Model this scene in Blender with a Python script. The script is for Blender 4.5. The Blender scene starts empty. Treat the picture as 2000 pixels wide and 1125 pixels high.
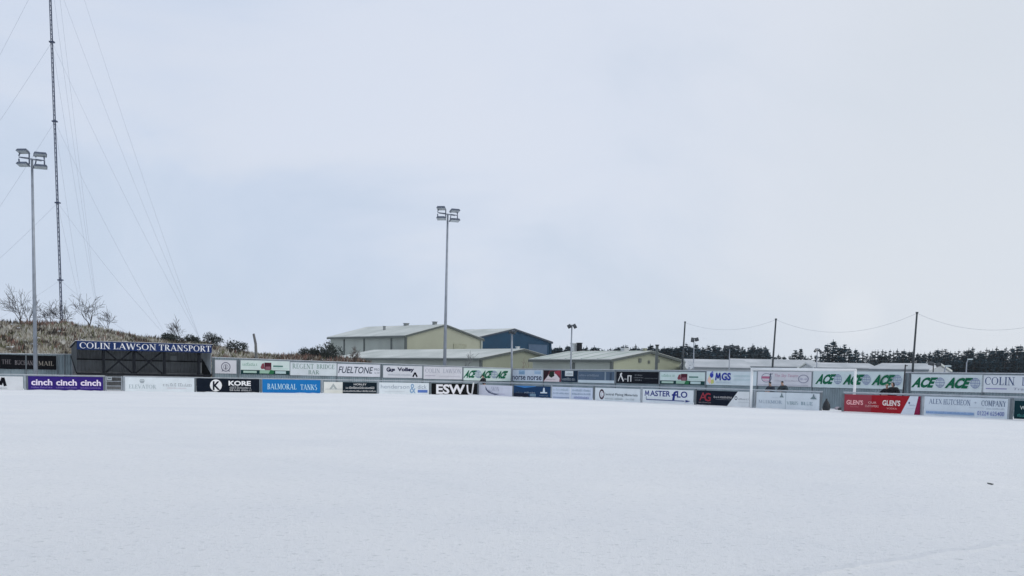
import bpy, math, random
from mathutils import Vector, Matrix
R = math.radians
scene = bpy.context.scene
COL = scene.collection
# ------------------------------------------------------------------ camera
W, H, F, CAM_H = 2000.0, 1125.0, 2250.0, 1.7
PITCH, ROLL, HORIZON = R(5.0), 0.019, 735.0
_r0 = Vector((1, 0, 0)); FWD = Vector((0, math.cos(PITCH), -math.sin(PITCH))); _u0 = Vector((0, math.sin(PITCH), math.cos(PITCH)))
RIGHT = _r0*math.cos(ROLL)+_u0*math.sin(ROLL); UP = -_r0*math.sin(ROLL)+_u0*math.cos(ROLL)
SHIFT = HORIZON-H/2+F*math.tan(PITCH)
CAM = Vector((0, 0, CAM_H))
cam = bpy.data.cameras.new('camera'); camo = bpy.data.objects.new('camera', cam); COL.objects.link(camo)
m3 = Matrix((RIGHT, UP, -FWD)).transposed()
camo.matrix_world = Matrix.Translation(CAM) @ m3.to_4x4()
cam.sensor_width = 36; cam.lens = 36*F/W; cam.shift_y = SHIFT/W; cam.clip_start = .1; cam.clip_end = 9000
scene.camera = camo
scene.view_settings.view_transform = 'Standard'; scene.view_settings.look = 'None'
scene.cycles.volume_bounces = 2; scene.view_settings.gamma = 1; scene.view_settings.exposure = 0.0
# ------------------------------------------------------------------ sky and sun
SUN_EL, SUN_AZ = R(32), R(115)          # azimuth clockwise from +Y (to the right, a little behind the camera)
w = bpy.data.worlds.new('World'); scene.world = w; w.use_nodes = True
nt = w.node_tree; nt.nodes.clear(); N = nt.nodes.new; L = nt.links.new
out = N('ShaderNodeOutputWorld'); bg = N('ShaderNodeBackground'); bg.inputs['Strength'].default_value = .1
sky = N('ShaderNodeTexSky'); sky.sky_type = 'NISHITA'; sky.sun_disc = False; sky.sun_elevation = SUN_EL; sky.sun_rotation = SUN_AZ
tc = N('ShaderNodeTexCoord'); mp = N('ShaderNodeMapping'); mp.inputs['Scale'].default_value = (1, 1, 2.0); mp.inputs['Rotation'].default_value = (0, R(24), 0)
n1 = N('ShaderNodeTexNoise'); n1.inputs['Scale'].default_value = 3.4; n1.inputs['Detail'].default_value = 7; n1.inputs['Roughness'].default_value = .56; n1.inputs['Distortion'].default_value = .5
n2 = N('ShaderNodeTexNoise'); n2.inputs['Scale'].default_value = 2.0; n2.inputs['Detail'].default_value = 2.5
mp2 = N('ShaderNodeMapping'); mp2.inputs['Location'].default_value = (3.1, 1.7, .4)
r1 = N('ShaderNodeValToRGB'); e = r1.color_ramp.elements
e[0].position = .37; e[0].color = (.605, .695, .835, 1); e[1].position = .65; e[1].color = (.74, .785, .87, 1)
mid = r1.color_ramp.elements.new(.5); mid.color = (.655, .735, .87, 1)
r2 = N('ShaderNodeValToRGB'); e = r2.color_ramp.elements
e[0].position = .35; e[0].color = (.93, .94, .965, 1); e[1].position = .65; e[1].color = (1.03, 1.015, 1.0, 1)
mul = N('ShaderNodeMixRGB'); mul.blend_type = 'MULTIPLY'; mul.inputs[0].default_value = 1
# thin bright cloud around the hidden sun's side, and a greyer right half, both in world directions
nrm = N('ShaderNodeVectorMath'); nrm.operation = 'NORMALIZE'
dt = N('ShaderNodeVectorMath'); dt.operation = 'DOT_PRODUCT'; dt.inputs[1].default_value = Vector((.278, .958, .053)).normalized()
mr = N('ShaderNodeMapRange'); mr.interpolation_type = 'SMOOTHSTEP'; mr.inputs[1].default_value = .9995; mr.inputs[2].default_value = 1.0; mr.inputs[3].default_value = 0; mr.inputs[4].default_value = .3
mr2 = N('ShaderNodeMapRange'); mr2.interpolation_type = 'SMOOTHSTEP'; mr2.inputs[1].default_value = -.12; mr2.inputs[2].default_value = .36; mr2.inputs[3].default_value = 0; mr2.inputs[4].default_value = .8
sx = N('ShaderNodeSeparateXYZ')
warm = N('ShaderNodeMixRGB'); warm.inputs[2].default_value = (.745, .79, .84, 1)
glow = N('ShaderNodeMixRGB'); glow.inputs[2].default_value = (.92, .93, .95, 1)
sc10 = N('ShaderNodeVectorMath'); sc10.operation = 'SCALE'; sc10.inputs['Scale'].default_value = 10.0
mix = N('ShaderNodeMixRGB'); mix.inputs[0].default_value = .94
L(tc.outputs['Generated'], mp.inputs[0]); L(tc.outputs['Generated'], mp2.inputs[0]); L(mp.outputs[0], n1.inputs['Vector']); L(mp2.outputs[0], n2.inputs['Vector'])
L(n1.outputs['Fac'], r1.inputs[0]); L(n2.outputs['Fac'], r2.inputs[0])
L(tc.outputs['Generated'], nrm.inputs[0]); L(nrm.outputs[0], dt.inputs[0]); L(dt.outputs['Value'], mr.inputs[0]); L(nrm.outputs[0], sx.inputs[0]); L(sx.outputs['X'], mr2.inputs[0])
L(mr2.outputs[0], warm.inputs[0]); L(r1.outputs[0], warm.inputs[1])
L(warm.outputs[0], mul.inputs[1]); L(r2.outputs[0], mul.inputs[2]); L(mr.outputs[0], glow.inputs[0]); L(mul.outputs[0], glow.inputs[1])
last = glow.outputs[0]
for (dv, c0, wt, cl) in (((.03, .955, .31), .955, .85, (.735, .785, .895, 1)), ((.42, .88, .2), .93, .45, (.75, .785, .85, 1)), ((-.30, .95, .36), .975, .5, (.70, .76, .885, 1))):
    d_ = N('ShaderNodeVectorMath'); d_.operation = 'DOT_PRODUCT'; d_.inputs[1].default_value = Vector(dv).normalized()
    ad = N('ShaderNodeMath'); ad.operation = 'MULTIPLY_ADD'; ad.inputs[1].default_value = .09; L(n1.outputs['Fac'], ad.inputs[0]); L(d_.outputs['Value'], ad.inputs[2])
    q_ = N('ShaderNodeMapRange'); q_.interpolation_type = 'SMOOTHSTEP'; q_.inputs[1].default_value = c0+.045; q_.inputs[2].default_value = 1.045; q_.inputs[3].default_value = 0; q_.inputs[4].default_value = wt
    x_ = N('ShaderNodeMixRGB'); x_.inputs[2].default_value = cl; L(nrm.outputs[0], d_.inputs[0]); L(ad.outputs[0], q_.inputs[0]); L(q_.outputs[0], x_.inputs[0]); L(last, x_.inputs[1]); last = x_.outputs[0]
L(last, sc10.inputs[0]); L(sky.outputs[0], mix.inputs[1]); L(sc10.outputs[0], mix.inputs[2])
L(mix.outputs[0], bg.inputs['Color']); L(bg.outputs[0], out.inputs[0])
sl = bpy.data.lights.new('sun', 'SUN'); sl.energy = .75; sl.angle = R(25); sl.color = (1, .95, .88)
so = bpy.data.objects.new('sun', sl); COL.objects.link(so)
sdir = Vector((math.sin(SUN_AZ)*math.cos(SUN_EL), math.cos(SUN_AZ)*math.cos(SUN_EL), math.sin(SUN_EL)))
so.rotation_euler = (-sdir).to_track_quat('-Z', 'Y').to_euler()
so.location = sdir*200
# ------------------------------------------------------------------ helpers
def ray(px, py):
    return FWD + RIGHT*((px-W/2)/F) + UP*((H/2+SHIFT-py)/F)
def at(px, py, d):                       # point seen at a photo pixel, d metres ahead
    v = ray(px, py); return CAM+v*(d/v.y)
def hz(px): return HORIZON+math.tan(ROLL)*(px-1000)
def gd(px, py):                          # point on the ground
    v = ray(px, py); return CAM+v*(-CAM_H/v.z)
def hit(px, py, P, n):                   # point on a vertical plane
    v = ray(px, py); return CAM+v*((P-CAM).dot(n)/v.dot(n))
def lin(c): return c/12.92 if c <= .04045 else ((c+.055)/1.055)**2.4
def hexlin(h): return tuple(lin(int(h[i:i+2], 16)/255) for i in (0, 2, 4))
MATS = {}
def mat(name, col, rough=.6, var=.1, scale=3.0, bump=0, bscale=20, metal=0, spec=.4, col2=None):
    if name in MATS: return MATS[name]
    m = bpy.data.materials.new(name); m.use_nodes = True; t = m.node_tree; b = t.nodes['Principled BSDF']
    b.inputs['Roughness'].default_value = rough; b.inputs['Metallic'].default_value = metal; b.inputs['Specular IOR Level'].default_value = spec
    co = t.nodes.new('ShaderNodeTexCoord'); nz = t.nodes.new('ShaderNodeTexNoise'); nz.inputs['Scale'].default_value = scale; nz.inputs['Detail'].default_value = 6
    rp = t.nodes.new('ShaderNodeValToRGB'); a = rp.color_ramp.elements
    c2 = col2 or tuple(min(.9, c*(1+var)) for c in col); c1 = col if col2 else tuple(c*(1-var) for c in col)
    a[0].position = .35; a[0].color = (*c1, 1); a[1].position = .65; a[1].color = (*c2, 1)
    t.links.new(co.outputs['Object'], nz.inputs['Vector']); t.links.new(nz.outputs['Fac'], rp.inputs[0]); t.links.new(rp.outputs[0], b.inputs['Base Color'])
    if bump:
        n_ = t.nodes.new('ShaderNodeTexNoise'); n_.inputs['Scale'].default_value = bscale; n_.inputs['Detail'].default_value = 5
        bp = t.nodes.new('ShaderNodeBump'); bp.inputs['Strength'].default_value = bump; bp.inputs['Distance'].default_value = .05
        t.links.new(co.outputs['Object'], n_.inputs['Vector']); t.links.new(n_.outputs['Fac'], bp.inputs['Height']); t.links.new(bp.outputs[0], b.inputs['Normal'])
    MATS[name] = m; return m
def paint(h, rough=.5):                  # paint or print of a given display colour
    c = tuple(min(.86, max(.0015, (x-.005)/q)) for x, q in zip(hexlin(h), (.79, .85, .9))); return mat('paint_'+h, c, rough, .05, 1.2, spec=.06)
class MB:
    def __init__(s): s.v = []; s.f = []; s.m = []
    def add(s, vs, fs, mi=0):
        o = len(s.v); s.v += [tuple(p) for p in vs]; s.f += [tuple(i+o for i in f) for f in fs]; s.m += [mi]*len(fs)
    def box(s, c, size, mi=0, rot=None):
        hx, hy, hz_ = [k/2 for k in size]; c = Vector(c)
        vs = [Vector((x, y, z)) for x in (-hx, hx) for y in (-hy, hy) for z in (-hz_, hz_)]
        if rot is not None: vs = [rot @ p for p in vs]
        s.add([c+p for p in vs], [(0, 1, 3, 2), (4, 6, 7, 5), (0, 4, 5, 1), (2, 3, 7, 6), (0, 2, 6, 4), (1, 5, 7, 3)], mi)
    def bar(s, p, q, a, b, mi=0, up=(0, 0, 1)):
        p = Vector(p); q = Vector(q); d = (q-p).normalized(); u = Vector(up)
        if abs(d.dot(u)) > .98: u = Vector((0, 1, 0))
        x = d.cross(u).normalized()*a/2; y = x.cross(d).normalized()*b/2
        vs = [e_+sx_*x+sy_*y for e_ in (p, q) for sx_, sy_ in ((-1, -1), (1, -1), (1, 1), (-1, 1))]
        s.add(vs, [(0, 1, 2, 3), (7, 6, 5, 4), (0, 4, 5, 1), (1, 5, 6, 2), (2, 6, 7, 3), (3, 7, 4, 0)], mi)
    def tube(s, pts, rad, n=6, mi=0):
        pts = [Vector(p) for p in pts]; k = len(pts); rad = [rad]*k if not isinstance(rad, (list, tuple)) else rad
        vs = []; x = None
        for i, p in enumerate(pts):
            d = (pts[min(i+1, k-1)]-pts[max(i-1, 0)]).normalized()
            if x is None: x = d.orthogonal().normalized()
            else: x = (x-d*x.dot(d)).normalized()
            y = d.cross(x)
            vs += [p+(x*math.cos(2*math.pi*j/n)+y*math.sin(2*math.pi*j/n))*rad[i] for j in range(n)]
        fs = [(i*n+j, i*n+(j+1) % n, (i+1)*n+(j+1) % n, (i+1)*n+j) for i in range(k-1) for j in range(n)]
        fs += [tuple(range(n-1, -1, -1)), tuple((k-1)*n+j for j in range(n))]
        s.add(vs, fs, mi)
    def prism(s, poly, off, mi=0):       # polygon of 3D points swept by a vector
        n = len(poly); a = [Vector(p) for p in poly]; b = [p+Vector(off) for p in a]
        s.add(a+b, [tuple(range(n)), tuple(range(2*n-1, n-1, -1))]+[(i, i+n, (i+1) % n+n, (i+1) % n) for i in range(n)], mi)
    def build(s, name, mats, parent=None, smooth=False):
        me = bpy.data.meshes.new(name); me.from_pydata(s.v, [], s.f)
        for m in (mats if isinstance(mats, (list, tuple)) else [mats]): me.materials.append(m)
        me.polygons.foreach_set('material_index', s.m)
        if smooth: me.polygons.foreach_set('use_smooth', [True]*len(s.f))
        me.update(); o = bpy.data.objects.new(name, me); COL.objects.link(o)
        if parent: o.parent = parent
        return o
def tag(o, label, cat, group=None):
    o['label'] = label; o['category'] = cat
    if group: o['group'] = group
    return o
def kind(o, k): o['kind'] = k; return o
def thing(name, loc, label, cat, rz=0, group=None):
    o = bpy.data.objects.new(name, None); COL.objects.link(o); o.location = loc; o.rotation_euler = (0, 0, rz); o.empty_display_size = .3
    return tag(o, label, cat, group)
def dup(root, loc, rz=0, sc=(1, 1, 1), label=None, group=None):
    r = root.copy(); COL.objects.link(r); r.location = loc; r.rotation_euler = (0, 0, rz); r.scale = sc
    if label: r['label'] = label
    if group: r['group'] = group
    for ch in root.children:
        c = ch.copy(); COL.objects.link(c); c.parent = r
        for g in ch.children:
            d = g.copy(); COL.objects.link(d); d.parent = c
    return r
TXT = {}
def text_mesh(s, bold=0.0):
    k = (s, bold)
    if k not in TXT:
        cu = bpy.data.curves.new('t', 'FONT'); cu.body = s; cu.offset = bold; cu.resolution_u = 3; cu.fill_mode = 'FRONT'
        ob = bpy.data.objects.new('t', cu); COL.objects.link(ob); dg = bpy.context.evaluated_depsgraph_get(); dg.update()
        me = bpy.data.meshes.new_from_object(ob.evaluated_get(dg))
        v = [(p.co.x, p.co.y) for p in me.vertices]; f = [tuple(p.vertices) for p in me.polygons]
        bpy.data.objects.remove(ob); bpy.data.curves.remove(cu); bpy.data.meshes.remove(me)
        x0 = min(p[0] for p in v); x1 = max(p[0] for p in v); y0 = min(p[1] for p in v); y1 = max(p[1] for p in v)
        TXT[k] = ([((x-x0)/(x1-x0), (y-y0)/(y1-y0)) for x, y in v], f)
    return TXT[k]
# a small roman (serif) alphabet drawn from stems, hairlines and bowls
def serif_mesh(s):
    k = ('serif', s)
    if k in TXT: return TXT[k]
    V = []; Fc = []; TK, TN = .15, .06
    def quad(a, b, wd, x0):
        dx, dy = b[0]-a[0], b[1]-a[1]; l_ = math.hypot(dx, dy); nx, ny = -dy/l_*wd/2, dx/l_*wd/2; o = len(V)
        V.extend([(x0+a[0]+nx, a[1]+ny), (x0+b[0]+nx, b[1]+ny), (x0+b[0]-nx, b[1]-ny), (x0+a[0]-nx, a[1]-ny)]); Fc.append((o, o+1, o+2, o+3))
    def arc(cx, cy, rx, ry, a0, a1, x0):
        n = 18; o = len(V)
        for i in range(n+1):
            a = R(a0+(a1-a0)*i/n); wd = TN+(TK-TN)*abs(math.cos(a)); c, s_ = math.cos(a), math.sin(a)
            V.append((x0+cx+c*rx, cy+s_*ry)); V.append((x0+cx+c*(rx-wd), cy+s_*(ry-TN)))
        for i in range(n): Fc.append((o+2*i, o+2*i+2, o+2*i+3, o+2*i+1))
    G = {'C': (.8, [('a', .44, .5, .42, .5, 45, 315), ('l', .74, .62, .74, .9, TN)]), 'O': (.92, [('a', .46, .5, .44, .5, 0, 360)]),
         'L': (.68, [('s', .2, 0, 1), ('l', .2, .03, .62, .03, TN), ('l', .6, 0, .6, .25, TN)]), 'I': (.38, [('s', .19, 0, 1)]),
         'N': (.9, [('t', .16, 0, 1), ('t', .74, 0, 1), ('l', .14, .98, .74, .02, TK)]), 'A': (.86, [('l', .08, 0, .42, 1, TN), ('l', .4, 1, .76, 0, TK), ('l', .22, .34, .64, .34, TN), ('f', .08, 0), ('f', .76, 0)]),
         'W': (1.2, [('l', .1, 1, .36, 0, TK), ('l', .36, 0, .6, 1, TN), ('l', .58, 1, .86, 0, TK), ('l', .86, 0, 1.1, 1, TN), ('f', .1, 1), ('f', 1.1, 1)]),
         'S': (.66, [('a', .33, .74, .27, .26, 40, 270), ('a', .33, .26, .29, .28, 90, -140)]), 'T': (.74, [('s', .37, 0, .97), ('l', .04, .97, .7, .97, TN), ('l', .05, .76, .05, 1, TN), ('l', .69, .76, .69, 1, TN)]),
         'R': (.84, [('s', .2, 0, 1), ('a', .34, .74, .32, .26, -90, 90), ('l', .36, .5, .76, 0, TK)]), 'P': (.7, [('s', .2, 0, 1), ('a', .32, .72, .34, .28, -90, 90)]),
         'E': (.72, [('s', .2, 0, 1), ('l', .2, .97, .62, .97, TN), ('l', .2, .52, .52, .52, TN), ('l', .2, .03, .64, .03, TN), ('l', .62, .75, .62, 1, TN), ('l', .63, 0, .63, .25, TN)]),
         'B': (.74, [('s', .2, 0, 1), ('a', .32, .75, .3, .25, -90, 90), ('a', .32, .26, .36, .27, -90, 90)]), 'G': (.86, [('a', .44, .5, .42, .5, 45, 330), ('t', .74, .05, .45)]),
         'D': (.86, [('s', .2, 0, 1), ('a', .34, .5, .46, .5, -90, 90)]), 'U': (.86, [('t', .16, .3, 1), ('t', .7, .3, 1), ('a', .43, .34, .33, .36, 180, 360)]),
         'V': (.8, [('l', .08, 1, .4, 0, TK), ('l', .4, 0, .7, 1, TN), ('f', .08, 1), ('f', .7, 1)]), 'K': (.84, [('s', .2, 0, 1), ('l', .24, .45, .7, 1, TN), ('l', .36, .58, .76, 0, TK)]),
         'M': (1.04, [('t', .14, 0, 1), ('s', .86, 0, 1), ('l', .14, 1, .5, .1, TK), ('l', .5, .1, .86, 1, TN)]), 'H': (.9, [('s', .2, 0, 1), ('s', .7, 0, 1), ('l', .2, .5, .7, .5, TN)]),
         'X': (.8, [('l', .1, 1, .7, 0, TK), ('l', .1, 0, .7, 1, TN)]), 'Y': (.8, [('s', .4, 0, .5), ('l', .1, 1, .4, .48, TK), ('l', .4, .48, .72, 1, TN)]), '+': (.6, [('l', .3, .35, .3, .75, TN), ('l', .1, .55, .5, .55, TN)])}
    x = 0
    for ch in s:
        if ch == ' ': x += .42; continue
        small = ch.islower(); g = G[ch.upper()]; k0 = len(V); sc = .78 if small else 1
        for e_ in g[1]:
            if e_[0] == 'a': arc(*e_[1:], 0)
            elif e_[0] == 'l': quad((e_[1], e_[2]), (e_[3], e_[4]), e_[5], 0)
            elif e_[0] in 'st':
                quad((e_[1], e_[2]), (e_[1], e_[3]), TK if e_[0] == 's' else TN, 0)
                for yy in (e_[2], e_[3]):
                    if yy in (0, 1): quad((e_[1]-.16, abs(yy-.025)), (e_[1]+.16, abs(yy-.025)), .05, 0)
            elif e_[0] == 'f': quad((e_[1]-.13, abs(e_[2]-.025)), (e_[1]+.13, abs(e_[2]-.025)), .05, 0)
        for i in range(k0, len(V)): V[i] = (x+V[i][0]*sc, V[i][1]*sc)
        x += g[0]*sc+.04
    x1 = max(p[0] for p in V); TXT[k] = ([(p[0]/x1, p[1]) for p in V], Fc); return TXT[k]
random.seed(7)
# ------------------------------------------------------------------ board lines
def base_pt(px, below):                  # ground point whose base shows `below` px under the horizon
    return gd(px, hz(px)+below)
C0 = base_pt(935, 37.7)
LA = base_pt(50, 45.3); RB = base_pt(1900, 64.2)
class Line:
    def __init__(s, P, Q, off=0):
        s.u = (Q-P); s.u.z = 0; s.u.normalize(); s.n = Vector((-s.u.y, s.u.x, 0))   # n points away from the pitch
        s.P = P+s.n*off; s.P.z = 0; s.rz = math.atan2(s.u.y, s.u.x)
    def sz(s, px, py):
        p = hit(px, py, s.P, s.n); return (p-s.P).dot(s.u), p.z
    def pt(s, t, z=0, o=0): return s.P+s.u*t+s.n*o+Vector((0, 0, z))
LF = Line(LA, C0); RF = Line(C0, RB)
FENL = Line(LA, C0, 7.4); FENM = Line(LA, C0, 4.0); FENR = Line(C0, RB, 6.0)
# ------------------------------------------------------------------ ground
snow = bpy.data.materials.new('snow'); snow.use_nodes = True
t = snow.node_tree; b = t.nodes['Principled BSDF']; b.inputs['Roughness'].default_value = .75; b.inputs['Specular IOR Level'].default_value = .25
co = t.nodes.new('ShaderNodeTexCoord')
def noise(scale, det, vec=None, rough=.55):
    n_ = t.nodes.new('ShaderNodeTexNoise'); n_.inputs['Scale'].default_value = scale; n_.inputs['Detail'].default_value = det; n_.inputs['Roughness'].default_value = rough
    t.links.new(vec or co.outputs['Object'], n_.inputs['Vector']); return n_.outputs['Fac']
def math_(op, a, b_=None, c_=None):
    n_ = t.nodes.new('ShaderNodeMath'); n_.operation = op
    for i, x in enumerate((a, b_, c_)):
        if x is None: continue
        if isinstance(x, (int, float)): n_.inputs[i].default_value = x
        else: t.links.new(x, n_.inputs[i])
    return n_.outputs[0]
big = noise(.16, 6); fine = noise(9, 8, None, .7); grain = noise(42, 3); mid_ = noise(1.3, 5)
rp = t.nodes.new('ShaderNodeValToRGB'); a = rp.color_ramp.elements
a[0].position = .3; a[0].color = (.855, .868, .885, 1); a[1].position = .7; a[1].color = (.93, .932, .93, 1)
t.links.new(big, rp.inputs[0])
# grass tips showing through the thin snow
tip = t.nodes.new('ShaderNodeMapRange'); tip.inputs[1].default_value = .565; tip.inputs[2].default_value = .70; tip.inputs[3].default_value = 0; tip.inputs[4].default_value = .6
t.links.new(noise(9, 7, None, .72), tip.inputs[0])
mx = t.nodes.new('ShaderNodeMixRGB'); mx.inputs[2].default_value = (.38, .42, .42, 1); t.links.new(tip.outputs[0], mx.inputs[0]); t.links.new(rp.outputs[0], mx.inputs[1])
t.links.new(mx.outputs[0], b.inputs['Base Color'])
# raised tracks across the pitch: distance to a line on the ground -> height
sp = t.nodes.new('ShaderNodeSeparateXYZ'); t.links.new(co.outputs['Object'], sp.inputs[0])
def track(p, q, wd):
    d = (q-p).normalized(); nx, ny = -d.y, d.x; c_ = nx*p.x+ny*p.y
    wob = math_('MULTIPLY', math_('SUBTRACT', mid_, .5), .5)
    dist = math_('ABSOLUTE', math_('ADD', math_('SUBTRACT', math_('ADD', math_('MULTIPLY', sp.outputs['X'], nx), math_('MULTIPLY', sp.outputs['Y'], ny)), c_), wob))
    return math_('MAXIMUM', math_('SUBTRACT', 1.0, math_('DIVIDE', dist, wd)), 0.0)
tr = math_('ADD', math_('MULTIPLY', track(gd(1600, 1116), gd(2000, 1058), .16), .9), math_('MULTIPLY', track(gd(480, 893), gd(1330, 1028), .45), -.4))
tr = math_('ADD', tr, math_('MULTIPLY', track(gd(150, 835), gd(700, 925), .5), -.15))
hgt = math_('ADD', math_('ADD', math_('MULTIPLY', fine, .8), math_('MULTIPLY', grain, .35)), math_('ADD', math_('MULTIPLY', mid_, 1.2), tr))
bp = t.nodes.new('ShaderNodeBump'); bp.inputs['Strength'].default_value = .8; bp.inputs['Distance'].default_value = .07
t.links.new(hgt, bp.inputs['Height']); t.links.new(bp.outputs[0], b.inputs['Normal'])
g = MB(); S = 700
g.add([(-S, -300, 0), (S, -300, 0), (S, S, 0), (-S, S, 0)], [(0, 1, 2, 3)])
kind(g.build('snowy_ground', snow), 'structure')
# ------------------------------------------------------------------ advertising boards
WHITE = 'c9d6df'
BOARD_EDGE = mat('board_edge', (.3, .32, .34), .5)
def board(name, ln, x0, x1, yt, yb, bgc, els, label, ground=False, frame=None, off=.07, cat='sign', lean=0):
    """yt / yb: top and bottom photo rows at the board's middle; els are in board units 0..1"""
    xm = (x0+x1)/2
    s0, _ = ln.sz(x0, (yt+yb)/2); s1, _ = ln.sz(x1, (yt+yb)/2); _, zt = ln.sz(xm, yt); _, zb = ln.sz(xm, yb)
    if ground: zb = min(zb, .06)
    w_, h_ = s1-s0, zt-zb
    root = thing(name, ln.pt((s0+s1)/2, zb, -off), label, cat, ln.rz)
    p = MB(); p.box((0, 0, h_/2), (w_, .03, h_)); p.build('panel', paint(bgc), root)
    parts = {'coloured_band': [], 'logo': [], 'lettering': [], 'small_print': []}
    def slot(g_, c):
        m = paint(c)
        if m not in g_[1]: g_[1].append(m)
        return g_[1].index(m)
    for i, e_ in enumerate(els):
        y = -.019-.004*i
        X = lambda x: (x-.5)*w_
        k = e_[0]; nm = 'lettering' if k in 'TS' else 'small_print' if k == 'G' else 'coloured_band' if k == 'R' or (k == 'P' and len(e_) > 3) else 'logo'
        if nm == 'logo' and parts['logo'] and i and els[i-1][0] in 'PCB': cur = parts['logo'][-1]
        else: cur = (MB(), []); parts[nm].append(cur)
        let = logo = band = cur
        if k in 'TS':
            _, s_, a0, a1, b0, b1, c = e_[:7]; opt = e_[7] if len(e_) > 7 else {}
            v, f = serif_mesh(s_) if k == 'S' else text_mesh(s_, opt.get('bold', 0))
            sh = opt.get('shear', 0)
            let[0].add([(X(a0+(a1-a0)*q[0])+sh*(q[1]-.5)*h_*(b1-b0), y, h_*(b0+(b1-b0)*q[1])) for q in v], f, slot(let, c))
        elif k == 'G':                   # a line of small writing too small to read
            _, a0, a1, b0, b1, c = e_[:6]; mi = slot(let, c); x = a0; rnd = random.Random(i*31+int(a0*1000))
            st = (b1-b0)*h_/w_
            while x < a1:
                if rnd.random() < .16: x += st*.25; continue
                hh = rnd.choice((.72, .72, .8, 1)); wd = st*rnd.uniform(.3, .55)
                zz0, zz1 = h_*b0, h_*(b0+(b1-b0)*hh); xe = min(x+wd, a1); tk = st*.14
                for q0, q1, r0, r1 in ((x, x+tk, zz0, zz1), (x, xe, zz0, zz0+(zz1-zz0)*.22), (x, xe, zz1-(zz1-zz0)*.22, zz1))[:rnd.choice((2, 3, 3))]:
                    let[0].add([(X(q0), y, r0), (X(q1), y, r0), (X(q1), y, r1), (X(q0), y, r1)], [(0, 1, 2, 3)], mi)
                x += wd+st*.18
        elif k == 'R':
            _, a0, a1, b0, b1, c = e_; band[0].add([(X(a0), y, h_*b0), (X(a1), y, h_*b0), (X(a1), y, h_*b1), (X(a0), y, h_*b1)], [(0, 1, 2, 3)], slot(band, c))
        elif k == 'P':
            _, pts, c = e_[:3]; tg = logo if len(e_) == 3 else band; tg[0].add([(X(q[0]), y, h_*q[1]) for q in pts], [tuple(range(len(pts)))], slot(tg, c))
        elif k == 'C':                   # disc or ring; radius in board heights
            _, cx, cz, r_, c = e_[:5]; ri = e_[5] if len(e_) > 5 else 0; asp = e_[6] if len(e_) > 6 else 1; n = 24
            mi = slot(logo, c); pv = [(X(cx)+math.cos(2*math.pi*j/n)*r_*h_*asp, y, h_*cz+math.sin(2*math.pi*j/n)*r_*h_) for j in range(n)]
            if not ri: logo[0].add(pv, [tuple(range(n))], mi)
            else:
                qv = [(X(cx)+math.cos(2*math.pi*j/n)*ri*h_*asp, y, h_*cz+math.sin(2*math.pi*j/n)*ri*h_) for j in range(n)]
                logo[0].add(pv+qv, [(j, (j+1) % n, n+(j+1) % n, n+j) for j in range(n)], mi)
        elif k == 'B':                   # stroke polyline
            _, pts, wd, c = e_; mi = slot(logo, c)
            for q, r_ in zip(pts, pts[1:]):
                p0 = Vector((X(q[0]), y, h_*q[1])); p1 = Vector((X(r_[0]), y, h_*r_[1])); d = (p1-p0).normalized(); nn = Vector((-d.z, 0, d.x))*wd*h_/2
                logo[0].add([p0+nn, p1+nn, p1-nn, p0-nn], [(0, 1, 2, 3)], mi)
    for nm, lst in parts.items():
        for g_ in lst: g_[0].build(nm, g_[1], root)
    if frame:
        fr = MB(); fw = .035
        for x_ in (-w_/2-fw/2, w_/2+fw/2): fr.box((x_, -.004, h_/2), (fw, .05, h_))
        fr.box((0, -.004, h_+fw/2), (w_+2*fw, .05, fw)); fr.build('frame', paint(frame), root)
    return root
GREEN = '1c5f46'
def ace(x0, x1, faint=False):
    wd = x1-x0; c = GREEN
    els = [('T', 'ACE', x0, x0+wd*.66, .2, .82, c, {'bold': .055, 'shear': .5}), ('R', x0+wd*.55, x0+wd*.76, .72, .82, c)]
    cx = x0+wd*.83; g_ = '7f8fb0'
    els += [('C', cx, .52, .3, g_, .265), ('C', cx, .52, .3, g_, .265, .5)]
    els += [('B', [(cx-wd*.15, .52), (cx+wd*.15, .52)], .035, g_), ('B', [(cx, .22), (cx, .82)], .035, g_), ('B', [(cx-wd*.13, .67), (cx+wd*.13, .67)], .03, g_), ('B', [(cx-wd*.13, .37), (cx+wd*.13, .37)], .03, g_)]
    return els
NB = 'perimeter_board'
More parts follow.
